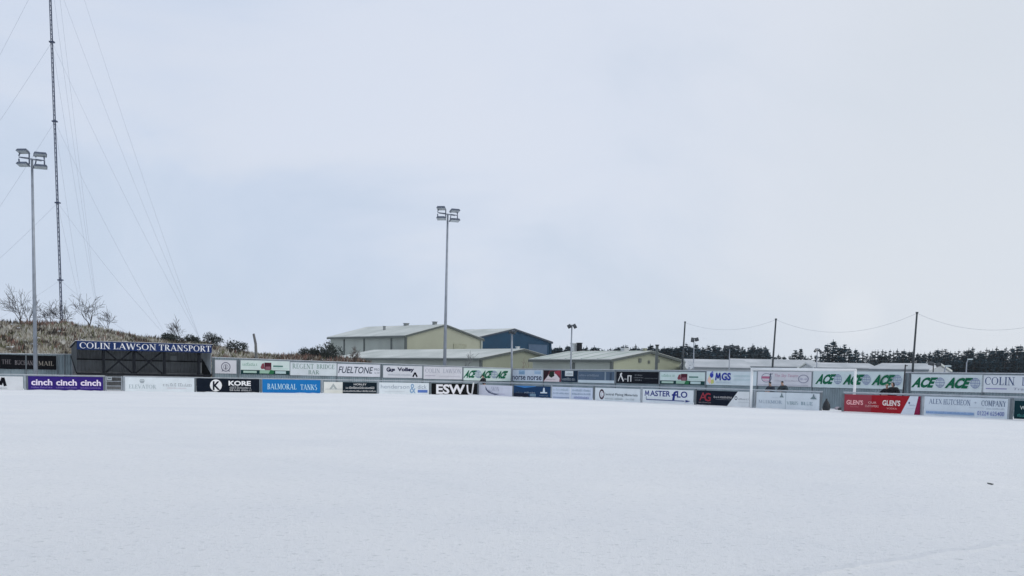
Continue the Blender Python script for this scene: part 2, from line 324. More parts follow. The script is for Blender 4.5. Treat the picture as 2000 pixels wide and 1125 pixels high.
BD = [
 (LF, -75, 45, 734.5, 762, 'c3ccd4', [('B', [(.53, .3), (.565, .9), (.625, .38), (.668, .9), (.705, .3)], .2, '0a0f1a'), ('G', .55, .73, .1, .22, '8a94a0')], 'white board with a bold black letter at the far left end of the front row', 0),
 (LF, 54, 201, 735.5, 763, '322570', sum([[('T', 'cinch', a, a+.275, .36, .8, 'd3cff0', {'bold': .03}), ('G', a, a+.275, .17, .27, '8c80c8')] for a in (.045, .37, .695)], []), 'purple board repeating the white word cinch three times', 0),
 (LF, 244, 379, 737.5, 766, WHITE, [('S', 'ELEVATOR', .05, .44, .24, .5, '93a5ad'), ('P', [(.2, .78), (.28, .78), (.26, .6), (.22, .6)], '93a0a8'), ('B', [(.21, .84), (.27, .84)], .05, '93a0a8'), ('G', .53, .96, .42, .62, '98a2aa'), ('G', .6, .88, .26, .34, 'b4a9b2')], 'white board with faint grey ELEVATOR lettering right of the gate', 0),
 (LF, 384, 506, 739.5, 766.5, '0d1a26', [('C', .3, .5, .43, 'd5dde2'), ('T', 'K', .25, .37, .16, .8, '0d1a26', {'bold': .03}), ('T', 'KORE', .5, .86, .5, .85, 'dfe5e8', {'bold': .04}), ('G', .52, .86, .3, .44, 'c5cdd3'), ('G', .52, .86, .12, .26, 'c5cdd3')], 'black board with a white circled K and the word KORE', 0),
 (LF, 512, 625, 741.5, 768, '1f6eb0', [('S', 'BALMORAL', .08, .58, .28, .68, 'b5d8ea'), ('S', 'TANKS', .65, .94, .26, .66, 'b5d8ea')], 'bright blue board reading BALMORAL TANKS', 0),
 (LF, 632, 735, 746.5, 768.5, 'cdd4d4', [('P', [(.1, .36), (.175, .88), (.25, .36)], '9aa5a8'), ('P', [(.14, .36), (.175, .6), (.21, .36)], 'c3cccd'), ('G', .02, .35, .34, .44, '9aa5a8'), ('R', .35, 1, .02, 1, '10202a'), ('G', .02, .35, .1, .26, 'e2e4d8'), ('T', 'HORLEY', .56, .8, .74, .9, 'dce2e6'), ('G', .41, .95, .44, .62, 'dce2e6'), ('G', .36, .98, .16, .3, 'dce2e6')], 'half white, half black board with a grey peak on its white half', 0),
 (LF, 740, 837, 747.5, 770, WHITE, [('T', 'henderson', .03, .6, .48, .82, '8c9bab'), ('T', '&', .61, .73, .1, .92, '7f9fbf', {'bold': .01}), ('T', 'dick', .77, .95, .48, .84, '8c9bab'), ('R', .77, .97, .16, .4, '5573b3'), ('G', .1, .5, .2, .27, 'b0bac0')], 'white board reading henderson & dick with a blue block below', 0),
 (LF, 842, 931, 749, 771.5, '080b14', [('T', 'ESW', .1, .73, .08, .92, 'd5dbe3', {'bold': .035}), ('B', [(.78, .9), (.79, .3), (.83, .08), (.88, .08)], .15, 'd5dbe3'), ('P', [(.87, .06), (.9, .06), (.935, 1.1), (.9, 1.1)], 'c9d0d4')], 'black board with large white ESWL lettering at the corner of the pitch', 0),
 (RF, 937, 1002, 752.5, 772.8, 'c5cddd', [('P', [(.2, .9), (.26, .55), (.4, .25), (.62, .1), (.5, .06), (.3, .25), (.21, .55)], '4a546e'), ('B', [(.3, .55), (.45, .22), (.62, .18)], .05, '8791a8'), ('S', 'SKON', .38, .62, .45, .85, '9aa3b6'), ('G', .62, .8, .1, .28, 'b3b6cc')], 'pale lilac board with a dark grey feather swoosh', 0),
 (RF, 1005, 1077, 754, 777, '1b3a5e', [('P', [(.0, 1), (.3, .82), (.6, .95), (.62, 1)], '3b78b8', 1), ('P', [(0, .0), (.45, .0), (.4, .35), (.1, .5), (0, .3)], '0c1a30', 1), ('G', .06, .26, .36, .48, '56708e'), ('G', .3, .6, .38, .5, 'a9bccc'), ('R', .46, .62, .12, .34, '6f8ca2'), ('P', [(.8, .5), (.815, .88), (.85, .88), (.865, .5)], 'c3d5e2'), ('P', [(.74, .42), (.92, .42), (.92, .52), (.74, .52)], 'c3d5e2'), ('G', .72, .95, .18, .28, '8296ac')], 'dark navy board with a pale rig shaped emblem at its right', 0),
 (RF, 1080, 1159, 756.5, 780.5, 'bccbe0', [('G', .03, .44, .7, .86, '7f9aa8'), ('G', .03, .44, .42, .56, '5f7f95'), ('R', .03, .44, .1, .17, '8496b4'), ('R', .455, .475, 0, 1, 'd3deec'), ('G', .51, .96, .7, .86, '7f9aa8'), ('G', .51, .96, .42, .56, '5f7f95'), ('G', .56, .92, .12, .28, '5564a4')], 'pale blue board with two columns of small blue writing', 0),
 (RF, 1164, 1252, 758.5, 784, WHITE, [('C', .155, .5, .4, '43323f', .25, .85), ('C', .17, .5, .2, 'b9b4c0', .12), ('T', 'Central Piping Materials', .2, .95, .38, .62, '6b7780', {'bold': .015}), ('G', .24, .42, .14, .26, '94a3a8'), ('G', .46, .64, .14, .26, '94a3a8'), ('G', .7, .88, .14, .26, '94a3a8')], 'white board with a dark gear ring and a line of grey slanted words', 0),
 (RF, 1257, 1356, 761, 787.5, WHITE, [('B', [(.05, .48), (.062, .88), (.09, .56), (.118, .88), (.13, .48)], .09, '26327c'), ('T', 'ASTER', .155, .56, .48, .9, '26327c', {'bold': .02}), ('T', 'f', .59, .7, .2, .92, '26327c', {'bold': .02, 'shear': .2}), ('T', 'LO', .69, .89, .44, .9, '26327c', {'bold': .02}), ('B', [(.08, .46), (.08, .22)], .05, '5a6a80'), ('B', [(.08, .22), (.84, .2)], .06, '4a5788'), ('P', [(.86, .11), (.95, .2), (.86, .29)], '33407c')], 'white board reading MASTER FLO above a long blue arrow', 0),
 (RF, 1362, 1466, 763.8, 792.5, '141c2a', [('T', 'A', .06, .2, .3, .86, '8c3744', {'bold': .0}), ('T', 'G', .16, .28, .26, .84, '8c2f3c', {'bold': .02}), ('G', .05, .29, .14, .22, '8f8a90'), ('G', .34, .68, .52, .66, 'c9cdd2'), ('G', .38, .66, .4, .46, '777f8a'), ('P', [(.6, 0), (1, 0), (1, 1), (.79, 1)], 'c9d3da', 1), ('C', .76, .55, .13, '4d5663', .08), ('G', .8, .99, .44, .56, '8b96a0'), ('G', .8, .99, .28, .34, 'a3adb4')], 'black board with a red monogram and a slanted white end behind the near goal post', 0),
 (RF, 1479, 1603, 767, 799, 'bfcdd8', [('R', .472, .482, 0, 1, '9fb0bb'), ('S', 'MUIR', .04, .24, .3, .5, '94a4b2'), ('S', 'MOR', .24, .42, .3, .5, '8ba0b4'), ('P', [(.38, .7), (.45, .7), (.415, .9)], '6c8088'), ('C', .415, .9, .05, '5c6c78'), ('G', .26, .37, .66, .7, 'a9b8c0'), ('S', 'VIRIS', .5, .68, .28, .48, '88a0a8'), ('S', 'BLUE', .72, .9, .28, .48, '7c96a2'), ('P', [(.86, .66), (.96, .66), (.91, .88)], '6c8088'), ('C', .91, .9, .05, '5c6c78'), ('G', .74, .85, .64, .68, 'a9b8c0')], 'pale twin panel board seen inside the goal frame', 0),
 (RF, 1651, 1800, 772, 806.5, '90202b', [('R', 0, .37, .02, 1, '8c3c48'), ('T', "GLEN'S", .03, .26, .4, .68, 'd9a7ac', {'bold': .03}), ('G', .09, .2, .26, .34, 'b8737c'), ('T', 'OUR', .33, .44, .5, .62, 'dcb0b2'), ('T', 'CUSTOMERS', .29, .47, .3, .42, 'dcb0b2'), ('T', "GLEN'S", .52, .75, .42, .74, 'e0cfd0', {'bold': .03}), ('T', 'VODKA', .58, .71, .22, .32, 'd6a0a0'), ('P', [(.76, -.02), (.93, -.02), (1.0, .3), (1.0, 1), (.87, 1)], 'c3d0de', 1), ('P', [(.93, -.02), (1, -.02), (1, 1), (.975, 1)], '7a2446', 1), ('C', .865, .62, .06, '4d5f80'), ('G', .86, .94, .46, .53, '7e90a6'), ('G', .84, .93, .3, .35, 'a3b3c4')], "red board reading GLEN'S VODKA with a slanted white end", 0),
 (RF, 1807, 1970, 776.5, 814.5, 'bccbd8', [('S', 'ALEX', .06, .22, .62, .88, '566a8c'), ('S', 'HUTCHEON', .24, .57, .6, .88, '566a8c'), ('S', '+', .6, .65, .62, .86, '8896a8'), ('S', 'COMPANY', .7, .98, .6, .88, '4c6080'), ('G', .55, .74, .48, .52, 'a0adb8'), ('G', .76, .97, .44, .52, '93a1ae'), ('R', .03, .62, .1, .24, '8fabd0'), ('G', .03, .62, .13, .22, '5577a8'), ('T', '01224 625400', .66, .97, .12, .34, '6a78ac', {'bold': .005})], 'white board reading ALEX HUTCHEON + COMPANY with a telephone number', 0),
 (RF, 1983, 2080, 784, 817, '123038', [('T', 'W', .12, .24, .52, .72, 'c9d6d6'), ('G', .06, .5, .14, .28, '4f9a98')], 'dark green board cut off at the right edge of the picture', 0),
]
for ln, x0, x1, yt, yb, bgc, els, lab, _ in BD:
    board(NB, ln, x0, x1, yt, yb, bgc, els, lab, ground=True)
UB = 'fence_sign'
def truck(w0):
    return [('R', 0, 1, .0, .3, '1c3a3c'), ('G', .04, .33, .62, .82, '6da08e'), ('P', [(.4, .5), (.43, .78), (.47, .82), (.48, .4), (.42, .38)], '7a4650'), ('P', [(.48, .36), (.48, .86), (.62, .86), (.62, .36)], '4a2430'), ('P', [(.49, .3), (.5, .56), (.6, .58), (.61, .28)], '7f5a66'), ('R', .66, .86, .56, .66, '4d7a74'), ('G', .65, .97, .4, .48, 'a5c4bd'),
            ('R', .05, .32, .08, .24, '9fbcb4'), ('R', .38, .6, .06, .3, '8fb3a4'), ('P', [(.56, .02), (.66, .02), (.68, .28), (.6, .34)], '2f6c4a'), ('R', .7, .92, .06, .26, 'a8c0c4')]
board(UB, FENL, -70, 109.5, 693, 720.5, '0b0e17', [('S', 'THE', .4, .5, .34, .66, '6b6a70'), ('S', 'BUCHAN', .54, .74, .3, .62, '7a7a80'), ('S', 'MAIL', .8, .97, .28, .6, '8c8a84')], 'long black sign with faint pale letters behind the tall floodlight pole')
US = [
 (FENM, 419.5, 461, 703.5, 729.5, 'c3c9d3', [('C', .5, .5, .36, '6d7180', .29), ('C', .5, .5, .2, '8d93a0', .15), ('P', [(.47, .3), (.53, .3), (.52, .62), (.5, .68), (.48, .62)], '5d6070'), ('P', [(.3, .14), (.42, .2), (.36, .34)], '6d7180'), ('P', [(.7, .14), (.58, .2), (.64, .34)], '6d7180')], 'small square white sign with a round grey crest beside the shelter'),
 (FENM, 469.5, 565, 704.5, 731, 'c3d6d6', truck(0), 'white and green sign with a dark red lorry, left of the REGENT BRIDGE sign'),
 (FENM, 566.5, 656.5, 708.5, 733.5, 'c5d2da', [('S', 'REGENT', .04, .5, .52, .9, '6f8d89'), ('S', 'BRIDGE', .56, .95, .54, .88, '6f8d89'), ('S', 'BAR', .38, .62, .1, .42, '6f8d89')], 'white sign reading REGENT BRIDGE BAR in thin green grey capitals'),
 (FENM, 658.5, 741.5, 711.5, 735.5, 'c9d1dd', [('T', 'FUELTONE', .03, .82, .26, .8, '3c4658', {'bold': .012, 'shear': .2}), ('T', 'PRO', .86, .985, .5, .7, '5d6878'), ('G', .86, .985, .28, .42, '5d6878')], 'white sign reading FUELTONE in slanted dark capitals'),
 (FENM, 747.5, 823.5, 714.5, 738, 'c6ced8', [('T', 'Gus', .08, .3, .48, .86, '272b46', {'bold': .06}), ('T', 'Volley', .36, .79, .46, .86, '272b46', {'bold': .05}), ('G', .13, .72, .2, .32, '98a3b0'), ('B', [(.76, .1), (.815, .46)], .13, '10131f'), ('B', [(.815, .46), (.87, .1)], .13, '10131f')], 'white sign with heavy navy words over a black chevron mark'),
 (FENM, 826.5, 901.5, 716.5, 740.5, 'c7cdd8', [('S', 'COLIN', .04, .42, .5, .84, '9aa2b2'), ('S', 'LAWSON', .5, .97, .5, .84, '9aa2b2'), ('R', .04, .3, .24, .29, 'a9aabc'), ('G', .4, .95, .2, .3, 'b5bac6')], 'white COLIN LAWSON sign behind the middle floodlight pole'),
 (FENM, 904.5, 996.5, 719.5, 743.5, 'bfd3d3', ace(.03, .36)+ace(.37, .7)+ace(.71, 1.0)[:2], 'white sign with ACE three times at the corner of the fence'),
 (FENR, 1001, 1062, 722.5, 744.3, 'b9c9da', [('T', 'norse', .03, .46, .1, .46, '33405c', {'bold': .02}), ('T', 'norse', .52, .97, .1, .46, '33405c', {'bold': .02}), ('R', .24, .44, .58, .96, '8fb1d0'), ('R', .74, .95, .62, .94, '9fbbd6'), ('G', .26, .42, .66, .84, '5d86ae'), ('G', .76, .93, .7, .82, '6d92b6')], 'pale blue sign repeating the word norse twice'),
 (FENR, 1063.5, 1098, 723.3, 745.4, '6b3745', [('P', [(0, .1), (0, 1), (.35, 1), (.2, .4)], '2a1a24'), ('P', [(.02, 0), (.9, 0), (.92, .3), (.62, .84), (.3, .62)], 'd0cbd2'), ('P', [(.3, .5), (.36, .9), (.6, .95), (.62, .5), (.45, .34)], '26302c'), ('P', [(.6, .75), (.8, 1), (.95, 1), (.95, .5)], '90394a'), ('G', .15, .7, .14, .24, '9a8f98')], 'small red, black and white picture sign'),
 (FENR, 1098.5, 1130.5, 724, 746, '16283c', [('R', .22, .72, .52, .98, 'c6d2d8'), ('G', .3, .66, .64, .8, '5c6c78'), ('G', .06, .84, .14, .36, 'a9b8c4')], 'small navy sign with a white badge'),
 (FENR, 1131, 1202, 725.5, 748, '4d6076', [('R', 0, 1, 0, .24, 'b9cbd6'), ('G', .04, .58, .58, .74, '94a4b4'), ('G', .08, .5, .38, .48, '74869a'), ('R', .74, .78, .26, .96, '7b8c9a'), ('R', .88, .93, .26, .9, '3a4a5c')], 'slate blue sign over a pale strip'),
 (FENR, 1205.5, 1289, 726, 749, '10161f', [('B', [(.05, .16), (.12, .8)], .1, 'c3cbd0'), ('B', [(.1, .82), (.18, .16)], .16, 'd0d6da'), ('C', .13, .82, .09, 'c3cbd0'), ('B', [(.2, .35), (.26, .35)], .06, 'a3abb0'), ('B', [(.29, .14), (.29, .62)], .14, 'c9d0d4'), ('B', [(.36, .14), (.36, .62)], .14, 'c9d0d4'), ('B', [(.28, .64), (.38, .64)], .08, 'c9d0d4'), ('G', .45, .63, .66, .76, '8b949c'), ('G', .43, .65, .46, .56, '8b949c'), ('G', .46, .62, .24, .36, '8b949c'), ('G', .68, .98, .42, .5, '727c84')], 'black sign with tall white initials in front of the olive gable'),
 (FENR, 1291, 1379, 726.8, 751, 'bdd2d4', truck(1), 'white and green sign with a dark red lorry, left of the MGS sign'),
 (FENR, 1382, 1480, 725.5, 752.5, 'bfd0da', [('C', .105, .72, .2, '3541a0'), ('C', .12, .9, .1, '6a77bc'), ('P', [(.02, .3), (.05, .62), (.09, .52), (.1, .2), (.07, .06)], 'd6b6a8'), ('P', [(.1, .04), (.1, .36), (.15, .42), (.16, .14)], 'b6bd74'), ('P', [(.05, .6), (.06, .75), (.09, .52)], 'b9cfa0'), ('B', [(.195, .34), (.212, .88), (.243, .48), (.274, .88), (.291, .34)], .13, '2f3c96'), ('T', 'GS', .315, .5, .34, .9, '2f3c96', {'bold': .035}), ('G', .2, .5, .14, .26, 'a3b4c4'), ('G', .56, .9, .62, .76, 'a7c2c8'), ('G', .56, .9, .36, .48, 'a7c2c8')], 'white sign reading MGS beside blue and yellow drops'),
 (FENR, 1482, 1587, 725.8, 754.5, 'c3c9d4', [('C', .17, .56, .32, '7b8398', .28, 1.6), ('R', .08, .24, .5, .66, 'a86a86'), ('G', .1, .24, .34, .46, 'c98fb0'), ('T', 'The Sky Tavern', .32, .76, .56, .84, 'b99db0', {'shear': .25}), ('G', .33, .78, .34, .42, 'a6a9b6'), ('C', .86, .52, .28, '868ba2', .24, 1.7), ('G', .8, .93, .46, .58, '8d92b2'), ('R', .02, .95, .06, .1, 'adb4c2')], 'pinkish white sign with ovals at both ends seen through the goal'),
 (FENR, 1590, 1768, 725.5, 758.5, 'bccfd6', ace(.05, .34)+ace(.37, .66)+ace(.69, .99), 'long white sign with ACE three times behind the far goal post'),
 (FENR, 1782, 1921, 731.5, 765, 'bfd0d8', ace(.03, .5)+ace(.52, .99), 'white sign with ACE twice at the right'),
 (FENR, 1923, 2060, 733.5, 768, 'c3cfda', [('S', 'COLIN', .02, .46, .44, .9, '43547a'), ('S', 'LAWSON', .56, 1.0, .44, .9, '43547a'), ('R', .04, .35, .2, .25, '7f82b0'), ('T', 'Transport', .44, .9, .12, .3, '8a94a8', {'shear': .2})], 'white COLIN LAWSON sign cut off at the right edge'),
]
for ln, x0, x1, yt, yb, bgc, els, lab in US: board(UB, ln, x0, x1, yt, yb, bgc, els, lab, off=.09, frame='8f9ba4')
# ------------------------------------------------------------------ corrugated fence
FG = mat('fence_sheet', (.235, .295, .325), .5, .16, .8, metal=.05)
FD = mat('fence_steel', (.13, .155, .175), .5, .1)
def corrug(ln, s0, s1, z0, ztop, per=.2, dep=.04, o=0):
    mb = MB(); n = max(2, int((s1-s0)/per)); vs = []
    for i in range(n):
        for fx, fy in ((0, 0), (.18, 1), (.5, 1), (.68, 0)):
            s = s0+(s1-s0)*(i+fx)/n; p = ln.pt(s, 0, o-dep*fy); k = (s-s0)/(s1-s0); zt = ztop[0]+(ztop[1]-ztop[0])*k
            vs += [(p.x, p.y, z0), (p.x, p.y, zt)]
    mb.add(vs, [(2*i, 2*i+2, 2*i+3, 2*i+1) for i in range(len(vs)//2-1)]); return mb
def fence(ln, xa, xb, ya, yb, label, joints):
    s0, z0 = ln.sz(xa, ya); s1, z1 = ln.sz(xb, yb)
    root = thing('corrugated_fence', ln.pt(s0), label, 'fence', ln.rz); inv = Matrix.Rotation(-ln.rz, 4, 'Z') @ Matrix.Translation(-ln.pt(s0))
    mb = corrug(ln, s0, s1, -.05, (z0, z1)); mb.v = [tuple(inv @ Vector(p)) for p in mb.v]; mb.build('sheet', FG, root)
    cap = MB(); cap.bar((0, -.02, z0+.02), (s1-s0, -.02, z1+.02), .09, .05); cap.build('top_rail', mat('snowcapped_rail', (.55, .58, .62), .6), root)
    for px in joints:
        x = ln.sz(px, 730)[0]-s0; z = z0+(z1-z0)*x/(s1-s0)
        p = MB(); p.box((x, -.075, (z-.02)/2), (.09, .06, z-.02)); p.build('post', FD, root)
fence(FENL, -90, 160, 689.5, 692.5, 'grey corrugated fence below the grassy bank at the left', (-75, 51, 112, 126))
fence(FENM, 414, 997.5, 698, 719.8, 'long grey corrugated fence carrying white signs between the shelter and the corner', (417, 465, 657.5, 744.5, 825, 903, 997.2))
fence(FENR, 999.5, 2080, 720.8, 731.0, 'grey corrugated fence carrying signs behind the goal', (1000, 1062.8, 1203.8, 1290, 1380.5, 1481, 1588.5, 1770, 1779, 1922))
# ------------------------------------------------------------------ pitch railing
RAIL = mat('rail_steel', (.34, .38, .42), .45, .12, 2, metal=.2); RSN = mat('rail_snow', (.8, .82, .86), .8)
def railing(ln, xa, xb, posts, label, zr=1.15):
    s0, _ = ln.sz(xa, 760); s1, _ = ln.sz(xb, 760); root = thing('pitch_railing', ln.pt(s0), label, 'railing', ln.rz); le = s1-s0
    m = MB(); m.box((le/2, .02, zr-.035), (le, .07, .07)); m.build('top_rail', RAIL, root)
    m = MB(); m.box((le/2, .02, .45), (le, .05, .05)); m.build('lower_rail', RAIL, root)
    m = MB(); m.box((le/2, .02, zr+.009), (le, .05, .018)); m.build('snow_cover', RSN, root)
    for px in posts:
        s, _ = ln.sz(px, 755); q = MB(); q.box((s-s0, -.03, (zr-.075)/2), (.13, .11, zr-.075)); q.build('post', FD if int(px) % 2 else RAIL, root)
railing(LF, -90, 205, [-80, 48.5, 53, 203], 'grey railing left of the gate')
railing(LF, 241, 934.5, [242, 381, 509.5, 628.5, 738, 839.5, 933], 'grey railing from the gate to the corner of the pitch')
railing(RF, 935.5, 1606, [936, 1003.5, 1078.3, 1161.5, 1254.5, 1359.5, 1472, 1476, 1605], 'grey railing behind the goal, left of the gap')
railing(RF, 1648, 2080, [1649, 1802, 1804.5, 1974, 1979, 2070], 'grey railing right of the gap behind the goal')
# gate between the purple and the ELEVATOR boards
s0, _ = LF.sz(206, 750); s1, _ = LF.sz(239, 750); gt = thing('gate', LF.pt(s0), 'small grey barred gate right of the purple board', 'gate', LF.rz); le = s1-s0
for z in (.12, .4, .75, 1.08):
    m = MB(); m.box((le/2, 0, z), (le-.12, .04, .045)); m.build('bar', RAIL, gt)
for x in (.04, le-.04):
    m = MB(); m.box((x, 0, .57), (.08, .06, 1.14)); m.build('upright', RAIL, gt)
m = MB(); m.box((.28, -.035, .96), (.34, .02, .26)); pl = m.build('notice', paint('9aa5ad'), gt)
m = MB(); m.box((.28, -.047, .97), (.24, .004, .1)); m.build('lettering', paint('55606a'), pl)
rd = random.Random(17)
for ln, xa, xb in ((LF, -90, 936), (RF, 934, 2080)):
    s0, _ = ln.sz(xa, 760); s1, _ = ln.sz(xb, 760); m = MB(); n = int((s1-s0)/.22); vs = []
    from mathutils import noise as nzz
    for i in range(n+1):
        q = s0+(s1-s0)*i/n; h_ = max(.012, .022+.06*nzz.noise(Vector((q*.6, 3, ln.rz)))+.05*nzz.noise(Vector((q*2.3, 8, ln.rz))))
        for o_, z in ((-.75, -.01), (-.42, h_*.45), (-.16, h_), (.05, h_*.8), (.6, h_*.5), (1.1, -.01)): p = ln.pt(q, z, o_+.05*rd.uniform(-1, 1)); vs.append(tuple(p))
    m.add(vs, [(i*6+j, (i+1)*6+j, (i+1)*6+j+1, i*6+j+1) for i in range(n) for j in range(5)])
    kind(m.build('snow_drift', snow, None, True), 'structure')
# ------------------------------------------------------------------ shelter stand
SF = Line(LA, C0, 3.6); SB = Line(LA, C0, 6.9)
a0, _ = SF.sz(150, 690); a1, _ = SF.sz(413, 700); _, zt = SF.sz(280, 669.3); _, zb = SF.sz(280, 685.8)
_, zrb = SB.sz(128, 676.5); _, zlow = SB.sz(129, 695.5); _, zfl = SF.sz(150, 728)
st = thing('spectator_shelter', SF.pt(a0), 'dark corrugated shelter under a blue COLIN LAWSON TRANSPORT sign', 'shelter', SF.rz); le = a1-a0; DP = 3.3
DK = mat('shelter_steel', (.008, .01, .015), .7, .2, spec=.15); DW = mat('shelter_sheet', (.19, .205, .22), .6, .15, 1.0); LW = mat('shelter_end_sheet_lit', (.42, .46, .49), .5, .12, 1.0)  # LW: right end wall paler, light from the open front put into its colour
def lsheet(p, q, z0, z1, n, dep, face, mb):   # ribbed vertical sheet from p to q in plan; z0/z1 are (start, end) heights
    p = Vector(p); q = Vector(q); nn = Vector(face); vs = []
    for i in range(n):
        for fx, fy in ((0, 0), (.18, 1), (.5, 1), (.68, 0)):
            k = (i+fx)/n; c = p+(q-p)*k+nn*dep*fy; vs += [(c.x, c.y, z0[0]+(z0[1]-z0[0])*k), (c.x, c.y, z1[0]+(z1[1]-z1[0])*k)]
    vs += [(q.x, q.y, z0[1]), (q.x, q.y, z1[1])]
    mb.add(vs, [(2*i, 2*i+2, 2*i+3, 2*i+1) for i in range(len(vs)//2-1)])
m = MB(); lsheet((0, DP, 0), (le, DP, 0), (.1, .1), (zrb-.1, zrb-.1), int(le/.28), .05, (0, -1, 0), m); m.build('back_wall', DW, st)
for x, sg in ((0, -1), (le, -1)):
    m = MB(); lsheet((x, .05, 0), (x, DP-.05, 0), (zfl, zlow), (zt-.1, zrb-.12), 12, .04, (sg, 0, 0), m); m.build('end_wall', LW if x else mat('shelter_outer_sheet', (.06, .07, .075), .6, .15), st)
    m = MB(); m.bar((x-.03, .02, zfl), (x-.03, DP, zlow), .09, .12); m.build('end_trim', DK, st)
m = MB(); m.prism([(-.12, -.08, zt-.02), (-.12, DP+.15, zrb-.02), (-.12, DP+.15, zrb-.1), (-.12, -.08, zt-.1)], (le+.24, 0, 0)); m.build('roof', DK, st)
m = MB(); m.prism([(-.1, -.02, zt-.01), (-.1, DP+.1, zrb-.01), (-.1, DP+.1, zrb+.03), (-.1, -.02, zt+.03)], (le+.2, 0, 0)); m.build('roof_snow', RSN, st)
fa = MB(); fa.box((le/2, -.11, (zt+zb)/2), (le, .05, zt-zb)); fa = fa.build('fascia_sign', paint('22335f'), st)
m = MB()
for s_, x0, x1 in (('COLIN', .018, .238), ('LAWSON', .258, .575), ('TRANSPORT', .595, .992)):
    v, f = serif_mesh(s_); m.add([((x0+(x1-x0)*q[0])*le, -.14, zb+(zt-zb)*(.14+.7*q[1])) for q in v], f)
m.build('lettering', paint('dbe6f4'), fa)
pxs = [(197, 0), (256.5, 0), (316, 0), (384, 1)]; xs = []
for px, _ in pxs:
    s, _z = SF.sz(px, 705); x = s-a0+.25; xs.append(x)
    m = MB(); m.box((x, .3, (zfl+zt)/2-.1), (.2, .2, zt-zfl-.25)); m.build('post', DK, st)
for xa, xb in ((xs[0], xs[1]), (xs[1], xs[2])):
    for k in (0, 1):
        m = MB(); p, q = (xa+.15, zb+.02), (xb-.15, zfl+.05)
        if k: p, q = (xb-.15, zb+.02), (xa+.15, zfl+.05)
        m.bar((p[0], .36+.06*k, p[1]), (q[0], .36+.06*k, q[1]), .12, .07, up=(0, 1, 0)); m.build('cross_brace', DK, st)
m = MB(); m.box((le/2, .2, zfl-.06), (le, .16, .13)); m.build('front_beam', DK, st)
zm = SF.sz(280, 708)[1]
m = MB(); m.box((le/2, DP-.12, 2.42), (le-.1, .06, .1)); m.build('back_rail', DK, st)
TS = mat('terrace_step', (.16, .165, .17), .7, .2, 2.0)
m = MB(); m.prism([(le-.06, .06, -.02), (le-.06, DP-.2, -.02), (le-.06, DP-.2, zlow-.06), (le-.06, .06, zfl-.06)], (-.05, 0, 0)); m.build('terrace_side', DK, st)

for i in range(4):
    z0 = .05+i*.36; y0 = .45+i*.68; m = MB(); lsheet((.05, y0, 0), (le-.05, y0, 0), (z0-.3, z0-.3), (z0+.32, z0+.32), int(le/.4), .03, (0, -1, 0), m)
    m.box((le/2, y0+.36, z0+.3), (le-.1, .68, .04)); m.build('terrace_step', TS, st)
sN, _ = SB.sz(348, 701); m = MB(); m.box((sN-SB.sz(150, 690)[0]-0.0, DP-.1, SB.sz(348, 701)[1]), (.5, .03, .52)); m.build('notice', paint('8b959d'), st)
# ------------------------------------------------------------------ goal
GW = mat('goal_paint', (.82, .84, .85), .35, .03)
gl = gd(1466, 796.5); gr = gd(1667, 804); v = (gr-gl); gw = v.length
gp = thing('football_goal', gl, 'white football goal frame without its net', 'goal', math.atan2(v.y, v.x))
for x in (0, gw):
    m = MB(); m.tube([(x, 0, -.05), (x, 0, 2.5)], .085, 12); m.build('goal_post', GW, gp, True)
m = MB(); m.tube([(-.06, 0, 2.44), (gw+.06, 0, 2.44)], .08, 12); m.build('crossbar', GW, gp, True)
m = MB(); m.box((gw/2, 0, 2.52), (gw, .07, .025)); m.build('snow_cover', RSN, gp)
NVY = mat('stanchion_paint', (.045, .065, .12), .45, .1)
for (xb, yb, xt, yt, lab, c) in ((1498, 793, 1505, 729, 'thin navy net stanchion standing inside the goal mouth view', NVY), (1760, 805.5, 1768.5, 712, 'thin black net stanchion in front of the red board', mat('stanchion_black', (.012, .014, .02), .5))):
    p = gd(xb, yb); q = at(xt, yt, p.y); o = thing('net_stanchion', p, lab, 'pole')
    m = MB(); m.tube([(0, 0, -.05), (q-p)*.5+Vector((.01, 0, 0)), q-p], [.055, .05, .04], 8); m.build('shaft', c, o, True)
    m = MB(); m.bar((q-p)*.97, (q-p)*.97+Vector((.16, .1, .03)), .05, .05); m.build('hook', c, o)
# ------------------------------------------------------------------ ball net poles
NP = mat('net_pole', (.03, .04, .048), .5, .15)
tops = []
NPX = [(1331.5, 726, 1338, 630), (1507.5, 726, 1515.5, 624.5), (1781.5, 735, 1791, 612), (2088, 742, 2102, 612)]
for i, (xb, yb, xt, yt) in enumerate(NPX[:3]):
    ln = Line(C0, RB, 6.35); s, _ = ln.sz(xb, yb); s2, z2 = ln.sz(xt, yt); p = ln.pt(s); q = ln.pt(s2, z2); tops.append(q)
    o = thing('net_pole', p, ('dark ball net pole in front of the olive gable', 'dark ball net pole rising above the crossbar', 'tall dark ball net pole beyond the gap between the two ACE signs')[i], 'pole', 0, 'ball net poles along the fence')
    m = MB(); m.tube([(0, 0, -.05), (q-p)*.5+Vector((-.03, 0, 0)), q-p], [.085, .07, .055], 8); m.build('shaft', NP, o, True)
    m = MB(); m.box((q-p)+Vector((0, 0, .04)), (.13, .13, .09)); m.build('cap', NP, o)
ln = Line(C0, RB, 6.35); tops.append(ln.pt(*ln.sz(2102, 612)))
NETM = mat('net_cord', (.4, .43, .46), .8)
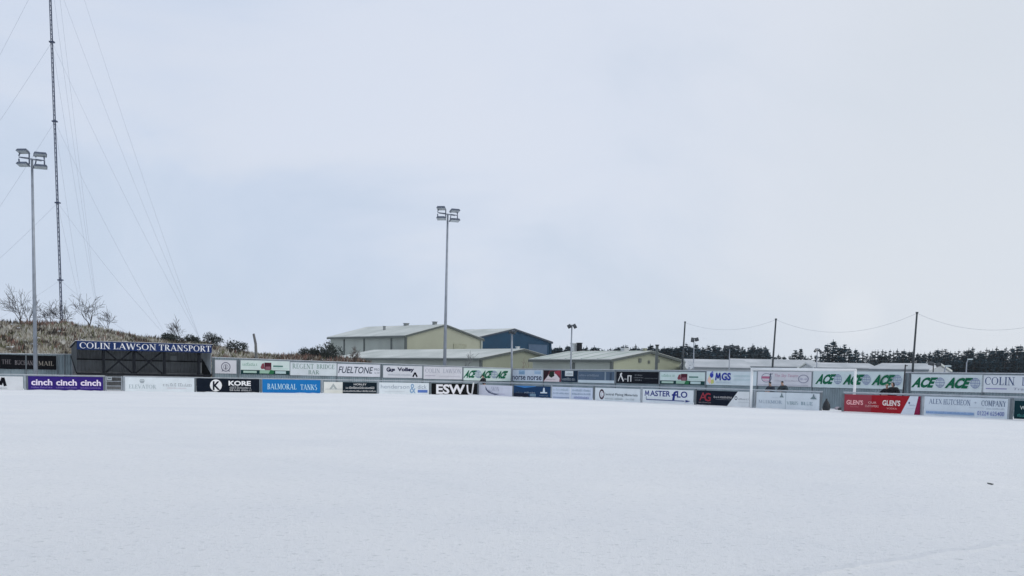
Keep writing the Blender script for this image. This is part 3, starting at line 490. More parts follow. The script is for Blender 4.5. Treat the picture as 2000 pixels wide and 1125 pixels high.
for i in range(3):
    a_, b_ = tops[i], tops[i+1]; sag = (.62, 1.0, .95)[i]; pts = [a_.lerp(b_, k/20)-Vector((0, 0, sag*4*(k/20)*(1-k/20))) for k in range(21)]
    o = thing('ball_net', a_, ('sagging ball net left of the goal', 'sagging ball net above the goal', 'sagging ball net at the right edge')[i], 'net')
    m = MB(); m.tube([p-a_ for p in pts], .009, 4); m.build('top_rope', NETM, o)
    m = MB(); nn = int((b_-a_).length/.4)
    for k in range(nn+1):
        t_ = k/nn; p = a_.lerp(b_, t_)-Vector((0, 0, sag*4*t_*(1-t_))); m.tube([p-a_, Vector((p.x, p.y, 2.4))-a_], .0006, 3)
    for z in range(1, 8):
        m.tube([Vector((p.x, p.y, p.z-(p.z-2.4)*z/8))-a_ for p in pts], .0006, 3)
    m.build('mesh', NETM, o)
# ------------------------------------------------------------------ floodlights
PG = mat('galvanised_pole', (.27, .30, .345), .4, .12, 2, metal=.3); LH = mat('lamp_housing', (.075, .095, .14), .45, .2); LG = mat('lamp_glass', (.42, .47, .5), .2, .05)
def lampbox(root, c, yaw, tilt, wd=.85, dpt=.6, th=.17):
    rot = Matrix.Rotation(yaw, 3, 'Z') @ Matrix.Rotation(tilt, 3, 'X'); m = MB()
    top = [Vector((sx_*wd*.42, sy_*dpt*.4, th*.5)) for sx_, sy_ in ((-1, -1), (1, -1), (1, 1), (-1, 1))]; bot = [Vector((sx_*wd*.5, sy_*dpt*.5, -th*.5)) for sx_, sy_ in ((-1, -1), (1, -1), (1, 1), (-1, 1))]
    m.add([Vector(c)+rot @ p for p in top+bot], [(0, 1, 2, 3), (7, 6, 5, 4), (0, 4, 5, 1), (1, 5, 6, 2), (2, 6, 7, 3), (3, 7, 4, 0)]); lo = m.build('lamp', LH, root)
    m = MB(); m.box(Vector(c)+rot @ Vector((0, 0, -th*.5-.012)), (wd*.9, dpt*.88, .02), 0, rot); m.build('glass', LG, lo)
def big_flood(pb, ytop, xtop, d_label, arms, rb, rt):
    q = at(xtop, ytop, pb.y); hgt_ = q.z; o = thing('floodlight_mast', pb, d_label, 'floodlight')
    tp = Vector((q.x-pb.x, 0, hgt_))
    m = MB(); m.tube([(0, 0, -.05), tp*.5, tp], [rb, (rb+rt)/2, rt], 12); m.build('pole', PG, o, True)
    m = MB(); m.tube([(0, 0, 0), (0, 0, .5)], rb*1.35, 12); m.box((0, 0, .03), (rb*4, rb*4, .06)); m.build('base', PG, o)
    px = pb.y/F                           # metres per photo pixel at this mast
    def loc(dx, dy): return tp+Vector((dx*px, 0, -dy*px))
    m = MB(); m.bar(loc(*arms['bar'][0]), loc(*arms['bar'][1]), .1, .1); m.build('crossarm', PG, o)
    for (x0, y0, x1, y1) in arms['br']:
        m = MB(); m.bar(loc(x0, y0)+Vector((0, -.02, 0)), loc(x1, y1)+Vector((0, -.02, 0)), .09, .07); m.build('bracket', LH, o)
    for (x, y, yaw, tilt, wd) in arms['lamps']: lampbox(o, loc(x, y)+Vector((0, -.12, 0)), yaw, tilt, wd*px)
ARM = {'bar': ((-21, -3.5), (18, 2)), 'br': [(-25, -6, -22, -14), (-25, -1, -24, 9), (7, -4, 10, -11), (8, 2, 6, 11), (-5, -3, -5, -12), (-5, -2, -5, 9), (24, 0, 23, -8), (24, 3, 24, 13), (-25, -4, -5, -2.4), (7, -.6, 25, 2)],
       'lamps': [(-15.5, -15, R(-8), R(-16), 22), (-15.5, 9.5, R(-8), R(-16), 22), (17, -9.5, R(24), R(-14), 24), (17, 13.5, R(24), R(-14), 25)]}
big_flood(base_pt(70.3, 43.2), 311.5, 62.5, 'tall floodlight mast standing before the black sign at the far left', ARM, .17, .085)
ARM2 = {k: [tuple(vv*(.78 if j < 4 and not (k == 'lamps' and j in (2, 3)) else 1) for j, vv in enumerate(t_)) for t_ in v] for k, v in ARM.items()}
ARM2['lamps'] = [(x*.78, y*.78, yw, tl, wd*.78) for x, y, yw, tl, wd in ARM['lamps']]
big_flood(base_pt(867.3, 36.6), 419, 874.5, 'tall floodlight mast rising in front of the olive warehouses', ARM2, .17, .08)
DL = mat('small_lamp_black', (.02, .025, .032), .5, .2)
def small_flood(px, ytop, yfoot, d, heads, label, c=PG, r_=.07, lx=0):
    q = at(px, ytop, d); p = at(px-lx, yfoot, d); o = thing('small_floodlight', (p.x, p.y, 0), label, 'floodlight'); k = d/F; b_ = Vector((p.x, p.y, 0))
    m = MB(); m.tube([(0, 0, -.05), q-b_], [r_*1.2, r_*.8], 8); m.build('pole', c, o, True)
    xs_ = [h_[0] for h_ in heads]; m = MB(); m.bar(q-b_+Vector((min(xs_)*k, 0, -.05)), q-b_+Vector((max(xs_)*k, 0, -.05)), .06, .06); m.build('crossarm', c, o)
    for dx, dy, wd, hh, ang in heads:
        m = MB(); ct = q-b_+Vector((dx*k, -.08, -dy*k)); rot = Matrix.Rotation(R(ang), 3, 'Y') @ Matrix.Rotation(R(-28), 3, 'X')
        m.box(ct, (wd*k, .22, hh*k), 0, rot); lm = m.build('lamp', DL, o)
        m = MB(); m.box(ct+rot @ Vector((0, -.125, 0)), (wd*k*.8, .02, hh*k*.8), 0, rot); m.build('glass', mat('dark_glass', (.05, .06, .07), .2), lm)
small_flood(1117, 634, 745, 104, [(-5, 3.5, 7, 6, -30), (5.5, 3.2, 6, 7.5, -30)], 'slim pole with two tilted black lamps before the long pale roof', lx=3, r_=.07)
small_flood(1000, 645, 748, 108, [(-4, 3, 5, 6, 0), (1, 4, 5, 5, 12), (6, 4.5, 3.5, 7, 30)], 'pole with a black lamp cluster before the navy warehouse', lx=.5, r_=.1)
small_flood(1355.5, 664, 742, 125, [(-3, 0, 6, 8, 10), (5, -1, 7, 6, -15)], 'pole with twin dark lamps right of the left ball net pole', lx=1, r_=.06)
small_flood(1425, 676, 743, 125, [(-5, 2, 13, 4, 8), (12, 1.5, 12, 4, -8)], 'pole with two wide flat lamps above the grey roof', lx=.5, r_=.06)
small_flood(1596.5, 680, 746, 125, [(-4, 5, 4, 6, 40), (4, 5, 4, 6, -40)], 'pole with two lamps spread in a V above the goal', lx=2, r_=.06)
small_flood(1823, 711, 752, 100, [(-5, -1, 11, 6, 12), (9, 1, 9, 7, -20)], 'low pole with twin black lamps above the right ACE sign', DL, lx=0, r_=.06)
def lamp_post(px, yt_, yf, d, label, hook):
    q = at(px, yt_, d); b_ = Vector((q.x, q.y, 0)); k = d/F; o = thing('lamp_post', b_, label, 'lamp post'); h_ = q.z
    m = MB(); m.tube([(0, 0, -.05), (0, 0, h_-.4), (hook*k*.3, 0, h_-.08), (hook*k, 0, h_)], [.07, .06, .05, .045], 8); m.build('pole', PG, o, True)
    m = MB(); m.box((hook*k, -.05, h_-.03), (.45, .2, .12)); m.build('lamp', paint('9fb0b8'), o)
lamp_post(1845.5, 714, 750, 95, 'short hooked lamp post above the right ACE sign', 6)
lamp_post(1888.5, 701, 752, 110, 'thin grey lamp post against the far conifers', 6)
# square dark post before the olive gable
p = at(1281, 722, 95); m = MB(); q = at(1283.5, 675, 95); m.bar((0, 0, -.05), q-Vector((p.x, p.y, 0)), .22, .22); o = thing('square_post', (p.x, p.y, 0), 'square dark grey post before the right olive gable', 'post'); m.build('shaft', mat('square_post', (.09, .105, .105), .6), o)
m = MB(); m.box(q-Vector((p.x, p.y, -.04)), (.3, .3, .08)); m.build('cap', DK, o)
# ------------------------------------------------------------------ warehouses
OLV = mat('olive_cladding', (.335, .345, .262), .6, .07, .25); DOL = mat('dark_olive_trim', (.075, .09, .085), .5, .1); ROOF = mat('snow_dusted_roof', (.50, .53, .505), .8, .06, .2, col2=(.66, .68, .655), spec=.1)
NAV = mat('navy_cladding', (.006, .04, .083), .7, .12, .25, spec=.2); NTR = mat('navy_trim', (.03, .045, .07), .5)
GRE = mat('grey_cladding', (.36, .385, .40), .6, .1, .3)
def shed(pxc, d, ang, px_far, px_right, y_eave, y_apex, px_apex, label, wm, tm, bays=(), side=None, rmat=None, lines=0):
    c = at(pxc, hz(pxc), d); c.z = 0; l_ = Vector((-math.sin(ang), math.cos(ang), 0)); g_ = Vector((math.cos(ang), math.sin(ang), 0))
    def along(px, dirn):
        vr = ray(px, hz(px)); k = vr.x/vr.y; return (c.x-k*c.y)/(k*dirn.y-dirn.x)
    Ln = along(px_far, l_); Wd = along(px_right, g_); ze = at(pxc, y_eave, d).z; apx = c+g_*(Wd/2); za = at(px_apex, y_apex, apx.y).z
    rz_ = math.atan2(g_.y, g_.x); o = thing('warehouse', c, label, 'warehouse', rz_)
    m = MB(); m.prism([(0, 0, -.1), (Wd, 0, -.1), (Wd, 0, ze), (Wd/2, 0, za), (0, 0, ze)], (0, .3, 0)); m.build('gable_wall', wm, o)
    m = MB(); m.box((.1, Ln/2+.17, ze/2-.06), (.2, Ln-.34, ze-.02)); m.box((Wd-.1, Ln/2+.17, ze/2-.06), (.2, Ln-.34, ze-.02)); m.box((Wd/2, Ln-.1, ze/2-.06), (Wd-.44, .2, ze-.03)); m.build('side_wall', side or wm, o)
    ov = .45; sl_ = (za-ze)/(Wd/2); zl = ze-sl_*ov
    for s_ in (0, 1):
        f = (lambda x: x) if not s_ else (lambda x: Wd-x)
        m = MB(); m.prism([(f(-ov), -.35, zl+.12), (f(Wd/2), -.35, za+.12), (f(Wd/2), -.35, za+.36), (f(-ov), -.35, zl+.36)], (0, Ln+.7, 0)); rf = m.build('roof', rmat or ROOF, o)
        for k in range(lines):
            y_ = Ln*(k+.7)/lines; m = MB(); m.bar((f(-ov), y_, zl+.39), (f(Wd/2-.3), y_, za+.34), .3, .08); m.build('rooflight_strip', paint('9fb0ae'), rf)
        m = MB(); m.prism([(f(-ov-.03), -.43, zl-.02), (f(Wd/2), -.43, za-.02), (f(Wd/2), -.43, za+.3), (f(-ov-.03), -.43, zl+.3)], (0, .07, 0)); m.build('verge_trim', tm, o)
    for x in (-ov-.1, Wd+ov+.1):
        m = MB(); m.box((x, Ln/2, zl+.08), (.16, Ln+.6, .34)); m.build('gutter', tm, o)
    m = MB(); m.box((-.06, -.06, ze/2), (.35, .35, ze-.1)); m.build('corner_trim', tm, o)
    m = MB(); m.box((Wd+.06, -.06, ze/2), (.35, .35, ze-.1)); m.build('corner_trim', side or wm, o)
    for px in bays:
        y_ = along(px, l_); m = MB(); m.box((-.05, y_, ze/2-.1), (.1, .4, ze-.3)); m.build('downpipe', tm, o)
    return o, c, g_, l_, Wd, Ln, ze, za
A1 = R(42)
SIDE = mat('olive_cladding_shaded', (.30, .33, .30), .55, .1, .25)  # shade on the long sides put into the colour of the olive cladding
oA = shed(792, 200, A1, 645, 938, 657.5, 637, 868, 'large olive warehouse with a tall pale gable', OLV, DOL, (672, 711, 764), SIDE)
oB = shed(939, 165, A1, 655, 1096, 702.5, 685.5, 1017, 'low olive warehouse with a long snowy roof in front of the large one', mat('olive_cladding_dull', (.27, .29, .215), .55, .08, .25), DOL, (), SIDE)
oC = shed(1194, 150, A1, 1040, 1336, 705.5, 690, 1268, 'low olive warehouse with pale ribbed roof and square gable vents', mat('olive_cladding_fresh', (.32, .34, .245), .55, .07, .25), DOL, (1120,), SIDE, None, 5)
oD = shed(925, 240, A1, 800, 1073, 662.5, 644.5, 1008, 'dark navy blue warehouse behind the olive ones', NAV, NTR, (), NAV)
def gable_item(S_, px, py, wd, ht, name, mt, depth=.12):
    o, c, g_, l_, Wd, Ln, ze, za = S_; p = hit(px, py, c, -l_); x = (p-c).dot(g_); m = MB(); m.box((x, -depth/2-.01, p.z), (wd, depth, ht)); return m.build(name, mt, o)
for px, py, wd, ht in ((1249.5, 704, .5, .55), (1267, 707, .32, .4), (1285, 705, .45, .5)): gable_item(oC, px, py, wd, ht, 'vent', mat('vent_dark', (.12, .135, .12), .6))
gable_item(oD, 1050, 682, 5.5, 2.0, 'door', paint('45586e'))
gable_item(oA, 898, 686, 3.0, 2.6, 'door', mat('olive_door', (.29, .30, .22), .6))
def roof_item(S_, fx, fy, size, name, mt, dz=0):
    o, c, g_, l_, Wd, Ln, ze, za = S_; z = ze+(za-ze)*(1-abs(fx-.5)*2)+.36; m = MB(); m.box((Wd*fx, Ln*fy, z+size[2]/2-.1+dz), size)
    m.box((Wd*fx, Ln*fy, z+size[2]-.1+dz+.06), (size[0]*1.25, size[1]*1.25, .1)); return m.build(name, mt, o)
VD = mat('roof_vent', (.2, .22, .23), .6); VW = mat('roof_vent_pale', (.6, .63, .65), .6)
roof_item(oA, .5, .12, (.6, .6, .5), 'roof_vent', VD); roof_item(oA, .5, .48, (.7, .7, .4), 'roof_vent', VD); roof_item(oA, .28, .55, (.35, .35, .7), 'roof_vent', VD)
roof_item(oC, .5, .3, (.9, .7, .35), 'roof_vent', VW); roof_item(oC, .5, .94, (1.1, .6, 1.1), 'roof_vent', VW); roof_item(oC, .5, .88, (.55, .5, 1.15), 'roof_vent', DK); roof_item(oC, .48, .04, (.4, .4, .35), 'roof_vent', OLV)
roof_item(oB, .5, .03, (.4, .4, .3), 'roof_vent', VW)
# low grey sheds with snowy roofs behind the goal
def low_shed(px0, px1, d, y_ridge, y_eave, y_wall, label, dx=0, dpt=9):
    p = at(px0, hz(px0), d); q = at(px1, hz(px1), d-dx); p.z = q.z = 0; v = q-p; o = thing('low_shed', p, label, 'shed', math.atan2(v.y, v.x)); wd = v.length
    ze = at(px0, y_eave, d).z; zr = at((px0+px1)/2, y_ridge, d+dpt/2).z
    m = MB(); m.box((wd/2, .1, ze/2), (wd, .2, ze)); m.box((wd/2, dpt, ze/2), (wd, .2, ze)); m.build('wall', GRE, o)
    for x in (0, wd):
        m = MB(); m.prism([(x, .2, 0), (x, dpt-.1, 0), (x, dpt-.1, ze), (x, dpt/2, zr-.1), (x, .2, ze)], (.15 if x == 0 else -.15, 0, 0)); m.build('end_wall', GRE, o)
    for a_, b_ in (((-.3, ze-.05), (dpt/2, zr)), ((dpt+.3, ze-.05), (dpt/2, zr))):
        m = MB(); m.prism([(-.2, a_[0], a_[1]), (-.2, b_[0], b_[1]), (-.2, b_[0], b_[1]+.2), (-.2, a_[0], a_[1]+.2)], (wd+.4, 0, 0)); m.build('roof', ROOF if a_[0] > 0 else mat('grey_snow_roof', (.42, .45, .47), .7, .1, .3, col2=(.58, .6, .62)), o)
    m = MB(); m.box((wd/2, -.4, ze-.02), (wd+.3, .14, .16)); m.build('gutter', FD, o)
    for k in range(3):
        m = MB(); m.box((wd*(.2+.3*k), -.03, ze*.45), (1.6, .06, 1.2)); m.build('window', mat('shed_window', (.05, .06, .07), .2), o)
low_shed(1347, 1462, 150, 705, 718, 725, 'low grey shed with a snowy roof right of the olive gable')
low_shed(1440, 1600, 175, 704.5, 716, 728, 'long low grey shed above the crossbar', 0, 11)
low_shed(1590, 1712, 160, 711.5, 719, 730, 'low grey shed right of the goal top')
low_shed(1700, 1812, 140, 713, 722, 733, 'low pale shed behind the right ball net pole', 4)
p = at(1346.5, 713, 110); o = thing('satellite_dish', (p.x, p.y, 0), 'round white dish beside the end of the olive gable', 'dish'); m = MB(); m.tube([(0, 0, -.05), (0, 0, p.z-.2)], .07, 8); m.build('pole', PG, o)
m = MB(); n = 20; rings = 5; vs = [(0, .16, p.z)]
for i in range(1, rings+1):
    r_ = .42*i/rings; vs += [(r_*math.cos(2*math.pi*j/n), .16-.16*(i/rings)**2, p.z+r_*math.sin(2*math.pi*j/n)) for j in range(n)]
fs = [(0, 1+j, 1+(j+1) % n) for j in range(n)]+[(1+(i-1)*n+j, 1+i*n+j, 1+i*n+(j+1) % n, 1+(i-1)*n+(j+1) % n) for i in range(1, rings) for j in range(n)]
m.add(vs, fs); m.build('reflector', VW, o, True)
m = MB(); m.tube([(0, .1, p.z), (0, -.4, p.z-.02)], .02, 6); m.box((0, -.42, p.z-.02), (.08, .1, .08)); m.build('feed_arm', PG, o)
# ------------------------------------------------------------------ grassy bank
SIL = [(-400, 634), (-100, 632), (0, 631), (60, 634), (130, 633), (160, 640), (210, 646), (250, 653), (300, 662), (350, 668), (410, 674), (450, 685), (500, 691), (560, 693), (620, 696), (660, 698), (700, 703), (730, 712), (790, 722)]
def sil(px):
    for (a_, ya), (b_, yb) in zip(SIL, SIL[1:]):
        if a_ <= px <= b_: return ya+(yb-ya)*(px-a_)/(b_-a_)
    return SIL[-1][1]
rb = random.Random(3)
cols = list(range(-400, 791, 10)); NR = 26; DC = 126; hv = []; hill_pts = {}
def bank_d0(px):
    s, _ = FENL.sz(px, 700); return FENL.pt(s).y+1.2
def bank(px, k):                          # k 0..1 front slope, 1..1.6 behind the crest
    d0 = min(bank_d0(px), 112); zc = at(px, sil(px), DC).z-.25
    if k <= 1: d = d0+(DC-d0)*k; z = .2+(zc-.2)*(math.sin(k*math.pi/2)**.8)
    else: d = DC+(k-1)*70; z = zc-(k-1)*1.6*max(.5, zc*.55)
    from mathutils import noise as nz
    p = at(px, hz(px), d); z += .45*nz.noise(Vector((p.x*.18, p.y*.18, 1)))*min(1, k*3) + .18*nz.noise(Vector((p.x*.7, p.y*.7, 5)))
    return Vector((p.x, p.y, max(z, -.1)))
for c_ in cols:
    for j in range(NR): hv.append(bank(c_, 1.6*j/(NR-1)))
m = MB(); m.add(hv, [(i*NR+j, (i+1)*NR+j, (i+1)*NR+j+1, i*NR+j+1) for i in range(len(cols)-1) for j in range(NR-1)])
BK = bpy.data.materials.new('rough_grass_bank'); BK.use_nodes = True; t = BK.node_tree; b = t.nodes['Principled BSDF']; b.inputs['Roughness'].default_value = .95; b.inputs['Specular IOR Level'].default_value = .1
co = t.nodes.new('ShaderNodeTexCoord'); f1 = noise(.5, 8, None, .7); rp = t.nodes.new('ShaderNodeValToRGB'); a = rp.color_ramp
a.elements[0].position = .34; a.elements[0].color = (.07, .06, .045, 1); a.elements[1].position = .68; a.elements[1].color = (.74, .76, .79, 1)
for ps, cl in ((.43, (.2, .17, .125, 1)), (.52, (.34, .31, .24, 1)), (.6, (.42, .39, .32, 1)), (.65, (.38, .35, .29, 1))): x_ = a.elements.new(ps); x_.color = cl
t.links.new(f1, rp.inputs[0]); t.links.new(rp.outputs[0], b.inputs['Base Color'])
bp = t.nodes.new('ShaderNodeBump'); bp.inputs['Strength'].default_value = 1; bp.inputs['Distance'].default_value = .3; t.links.new(noise(3, 8), bp.inputs['Height']); t.links.new(bp.outputs[0], b.inputs['Normal'])
kind(m.build('hillside', BK, None, True), 'structure')
GC = [mat('dry_grass_straw', (.41, .385, .325), .9, .2), mat('dry_grass_pale', (.58, .565, .52), .9, .15), mat('dry_grass_brown', (.20, .172, .145), .9, .2), mat('heather_dark', (.05, .043, .036), .9, .2), mat('heather_red', (.25, .15, .12), .9, .2), mat('grass_olive', (.15, .155, .075), .9, .2), mat('caught_snow', (.78, .8, .83), .85, .05)]
m = MB()
from mathutils import noise as nz
for _ in range(11000):
    px = rb.uniform(-140, 735); k = rb.random()**.75*1.04; p = bank(px, k); pn = nz.noise(Vector((p.x*.3, p.y*.3, 9)))*.5+nz.noise(Vector((p.x*.75, p.y*.75, 3)))*.8
    if nz.noise(Vector((p.x*.55, p.y*.8, 21))) > .3 and rb.random() < .85:
        if rb.random() < .75:
            a_ = rb.uniform(0, 6.28); r_ = rb.uniform(.12, .32); m.add([p+Vector((math.cos(a_+q*2.1)*r_, math.sin(a_+q*2.1)*r_*.7, .1+rb.uniform(-.05, .1))) for q in range(3)], [(0, 1, 2)], 6)
        continue
    if px > 540 and rb.random() < .55: mi = rb.choice((4, 4, 2, 3))
    elif k > .84 and rb.random() < .5: mi = rb.choice((3, 2, 2, 5))
    elif pn > .06: mi = rb.choice((0, 1, 1, 0, 5))
    elif pn < -.1: mi = rb.choice((3, 3, 4, 2, 5))
    else: mi = rb.choice((0, 2, 0, 1))
    if 40 < px < 145 and k > .8: mi = rb.choice((4, 2, 4))
    hh = rb.uniform(.2, .55)*(1.25 if mi in (3, 4) else 1); lean_ = rb.uniform(-.25, .35)
    for q in range(4):
        a_ = rb.uniform(0, math.pi); w_ = rb.uniform(.04, .1); o_ = Vector((rb.uniform(-.25, .25), rb.uniform(-.25, .25), -.05)); dx = Vector((math.cos(a_), math.sin(a_), 0))*w_
        tip_ = p+o_+Vector((lean_*hh+rb.uniform(-.2, .2), rb.uniform(-.2, .2), hh*rb.uniform(.7, 1.2)))
        m.add([p+o_-dx, p+o_+dx, tip_], [(0, 1, 2)], mi)
kind(m.build('dry_grass', GC), 'stuff')
# ------------------------------------------------------------------ bare trees on the bank
BRK = mat('bark_dark', (.035, .03, .034), .9, .25, 4)
def bare_tree(px, ybase, d, height, spread, lean, seed, label, k=1.0, name='bare_tree', mt=BRK, depth=5, dens=.95, wmax=None):
    r_ = random.Random(seed); p = at(px, ybase, d); o = thing(name, p, label, 'tree'); tr_ = MB(); cr = MB()
    def grow(p0, dirn, ln_, rad, lev):
        pts = [p0]; rr = [rad]; d_ = dirn.copy(); n_ = 4
        for i in range(n_):
            d_ = (d_+Vector((r_.gauss(0, .13), r_.gauss(0, .13), .07 if lev < 3 else .02))).normalized(); pts.append(pts[-1]+d_*ln_/n_); rr.append(max(.012, rad*(1-.11*(i+1))))
        (tr_ if lev == 0 else cr).tube(pts, rr, 6 if lev < 2 else 3)
        if lev < depth:
            nb = (3, 3, 3, 3, 2, 2, 2)[lev]
            for j in range(nb):
                if r_.random() > dens: continue
                b_i = n_ if j == 0 else r_.choice((1, 2, 3) if lev else (2, 3, 4)); a_ = r_.uniform(0, 2*math.pi); o1 = d_.orthogonal().normalized(); o2 = d_.cross(o1)
                ang = r_.uniform(.25, .5) if j == 0 else r_.uniform(.5, .95); nd = (d_*math.cos(ang)+(o1*math.cos(a_)+o2*math.sin(a_))*math.sin(ang)*spread*1.25)
                nd.x += lean*.25; nd.y *= .7; nd = nd.normalized()
                if nd.z < -.05: nd.z = abs(nd.z)*.3; nd.normalize()
                grow(pts[b_i], nd, ln_*(1.25 if lev == 0 else r_.uniform(.68, .9)), max(.013, rr[b_i]*r_.uniform(.55, .75)), lev+1)
    grow(Vector((0, 0, -.15)), Vector((lean, 0, 1)).normalized(), height*.22, height*.026*k, 0)
    zs = max(v[2] for v in cr.v+tr_.v)/height; xm = max(1, max(abs(v[0]) for v in cr.v+tr_.v)/(wmax or 99)/zs)
    for b_ in (tr_, cr): b_.v = [(v[0]/zs/xm, v[1]/zs/xm, v[2]/zs) for v in b_.v]
    tr_.build('trunk', mt, o); cr.build('crown', mt, o)
bare_tree(46, 640, 124, 4.6, .8, -.25, 5, 'bare bush tree with long branches reaching left, on the bank at far left', 1.1)
bare_tree(58, 641, 125, 3.6, .7, .05, 12, 'slender bare tree half hidden by the left floodlight mast', .9)
bare_tree(99, 640, 124, 3.0, .8, -.1, 21, 'bare scrubby tree left of the radio mast foot', 1.0)
bare_tree(133, 642, 124, 3.1, .85, -.35, 33, 'bare tree leaning left just right of the radio mast foot', 1.0)
bare_tree(177, 645, 123, 3.9, 1.05, -.2, 44, 'wide spreading bare tree on the bank above the shelter roof', 1.15)
bare_tree(211, 648, 123, 2.8, .8, -.45, 57, 'bare tree leaning left at the right end of the row on the bank', 1.1)
bare_tree(359, 675, 122, 3.3, .55, -.15, 61, 'thin bare tree above the blue shelter sign', 1.0)
bare_tree(504, 712, 112, 3.0, .18, -.3, 66, 'nearly branchless sapling leaning left behind the lorry sign', .55, 'sapling', mat('bark_pale', (.16, .165, .165), .9), 3, .45, .7)
bare_tree(903, 745, 112, 3.0, .5, .05, 71, 'twiggy sapling before the low olive warehouse', .55, 'sapling', mat('bark_pale', (.16, .165, .165), .9), 4, .7)
bare_tree(1022, 748, 122, 2.8, .7, .05, 75, 'reddish twiggy shrub before the low olive gable', .5, 'bare_shrub', mat('bark_red', (.2, .13, .11), .9), 4, .8)
bare_tree(690, 712, 118, 2.0, .6, -.1, 78, 'brown twiggy bush at the foot of the large warehouse', .9, 'bare_shrub', mat('bark_brown', (.12, .095, .08), .9), 5, .95)
bare_tree(-6, 640, 125, 1.7, .8, 0, 83, 'bare bush cut by the left picture edge', .9)
# ------------------------------------------------------------------ evergreen shrubs on the bank
SHG = [mat('needle_dark', (.018, .028, .026), .8, .3, 6), mat('needle_mid', (.03, .042, .034), .8, .3, 6), mat('needle_pale', (.045, .058, .05), .8, .3, 6)]
def shrub(px, ybase, d, wd, ht, seed, label):
    r_ = random.Random(seed); p = at(px, ybase, d); o = thing('evergreen_shrub', p, label, 'shrub'); m = MB()
    m.tube([(0, 0, -.2), (.05, 0, ht*.5)], [.08, .03], 5); m.build('stem', BRK, o); m = MB()
    bl = [(r_.uniform(-.35, .35)*wd, r_.uniform(-.3, .3)*wd, r_.uniform(.25, .75)*ht, r_.uniform(.2, .34)*wd) for _ in range(7)]
    for _ in range(900):
        c = r_.choice(bl); v = Vector((r_.gauss(0, 1), r_.gauss(0, 1), r_.gauss(0, 1))).normalized()*c[3]*r_.uniform(.4, 1.05); q = Vector(c[:3])+Vector((v.x, v.y, v.z*.8)); s_ = r_.uniform(.06, .15)
        a_ = Vector((r_.gauss(0, 1), r_.gauss(0, 1), r_.gauss(0, 1))).normalized()*s_; b_ = Vector((r_.gauss(0, 1), r_.gauss(0, 1), r_.gauss(0, 1))).normalized()*s_
        m.add([q-a_, q+b_, q+a_*.8+b_*.3+v.normalized()*s_], [(0, 1, 2)], r_.choice((0, 0, 1, 1, 2)))
    m.build('foliage', SHG, o)
shrub(338, 671, 122, 2.0, 1.0, 1, 'low dark evergreen shrub left of the thin bare tree above the shelter')
shrub(374, 676, 122, 1.6, 1.3, 2, 'dark evergreen shrub right of the thin bare tree above the shelter')
shrub(417, 678, 120, 2.2, 1.4, 3, 'dark evergreen shrub at the right end of the blue shelter sign')
shrub(463, 690, 120, 2.3, 1.2, 4, 'dark round shrub on the bank above the small crest sign')
shrub(605, 700, 122, 2.0, 1.1, 6, 'dark shrub on the red bank left of the warehouse')
shrub(632, 701, 122, 2.4, 1.7, 7, 'bushy dark evergreen at the left edge of the warehouse')
shrub(656, 703, 120, 2.6, 1.9, 8, 'large dark evergreen against the warehouse side wall')
# ------------------------------------------------------------------ conifers beyond
NDL = [[mat('conifer_a%d' % i, tuple(c*k for c in (.024, .054, .074)), .9, .3, 3, spec=.1) for i, k in enumerate((.7, 1.0, 1.5))], [mat('conifer_b%d' % i, tuple(c*k for c in (.052, .076, .09)), .9, .3, 3, spec=.1) for i, k in enumerate((.8, 1.0, 1.4))]]
def conifer(seed, wd, bare=0, pal=0, loose=0):
    r_ = random.Random(seed); o = thing('conifer', (0, 0, -500), 'x', 'tree'); m = MB(); m.tube([(0, 0, -.3), (.03, 0, 6), (0, 0, 9.7)], [.2, .11, .02], 6); m.build('trunk', BRK, o); m = MB(); z = .6
    while z < 9.9:
        k = z/10; rad = wd*(1-k)**.8*r_.uniform(.6, 1.12)*(1-.3*loose*r_.random())+.12
        for j in range(max(3, int(9*(1-k*.6)))):
            if r_.random() < bare*.6: continue
            a_ = r_.uniform(0, 2*math.pi); le_ = rad*r_.uniform(.6, 1.1); d_ = Vector((math.cos(a_), math.sin(a_), 0)); sd = Vector((-d_.y, d_.x, 0)); up_ = r_.uniform(-.25, .3)+k*.5
            for q in range(5):
                f0 = q/5; c = Vector((0, 0, z))+d_*le_*(f0+.1)+Vector((0, 0, le_*up_*f0*f0-.1*f0)); w_ = (.5*(1-f0)+.16)*r_.uniform(.6, 1.1)*wd/1.6; ln_ = le_*.34
                tp = c+d_*ln_+Vector((0, 0, r_.uniform(-.3, .12))); s1_ = r_.choice((-1, 1))
                m.add([c-sd*w_*.5, c+sd*w_*.5+Vector((0, 0, r_.uniform(-.25, .1))), tp+sd*s1_*w_*.3], [(0, 1, 2)], r_.choice((0, 0, 1, 1, 2)))
                m.add([c+Vector((0, 0, .05)), c+d_*ln_*.5+sd*w_*.2*s1_+Vector((0, 0, -r_.uniform(.15, .4))), tp], [(0, 1, 2)], r_.choice((0, 1, 2)))
        z += r_.uniform(.24, .42)
    for q in range(5): m.add([(-.05, 0, 9.5), (.05, .03, 9.5), (r_.uniform(-.04, .04), 0, 10.3)], [(0, 1, 2)], 1)
    m.build('crown', NDL[pal], o); return o
protos = [conifer(1, 1.7), conifer(2, 2.1), conifer(3, 1.5, .25), conifer(4, 2.4, .1, 0, .5), conifer(5, 1.4, .5, 1, 1), conifer(6, 1.7, .4, 1, 1), conifer(8, 2.0, .15, 0, .8)]
used = [False]*len(protos); WS = 2.0
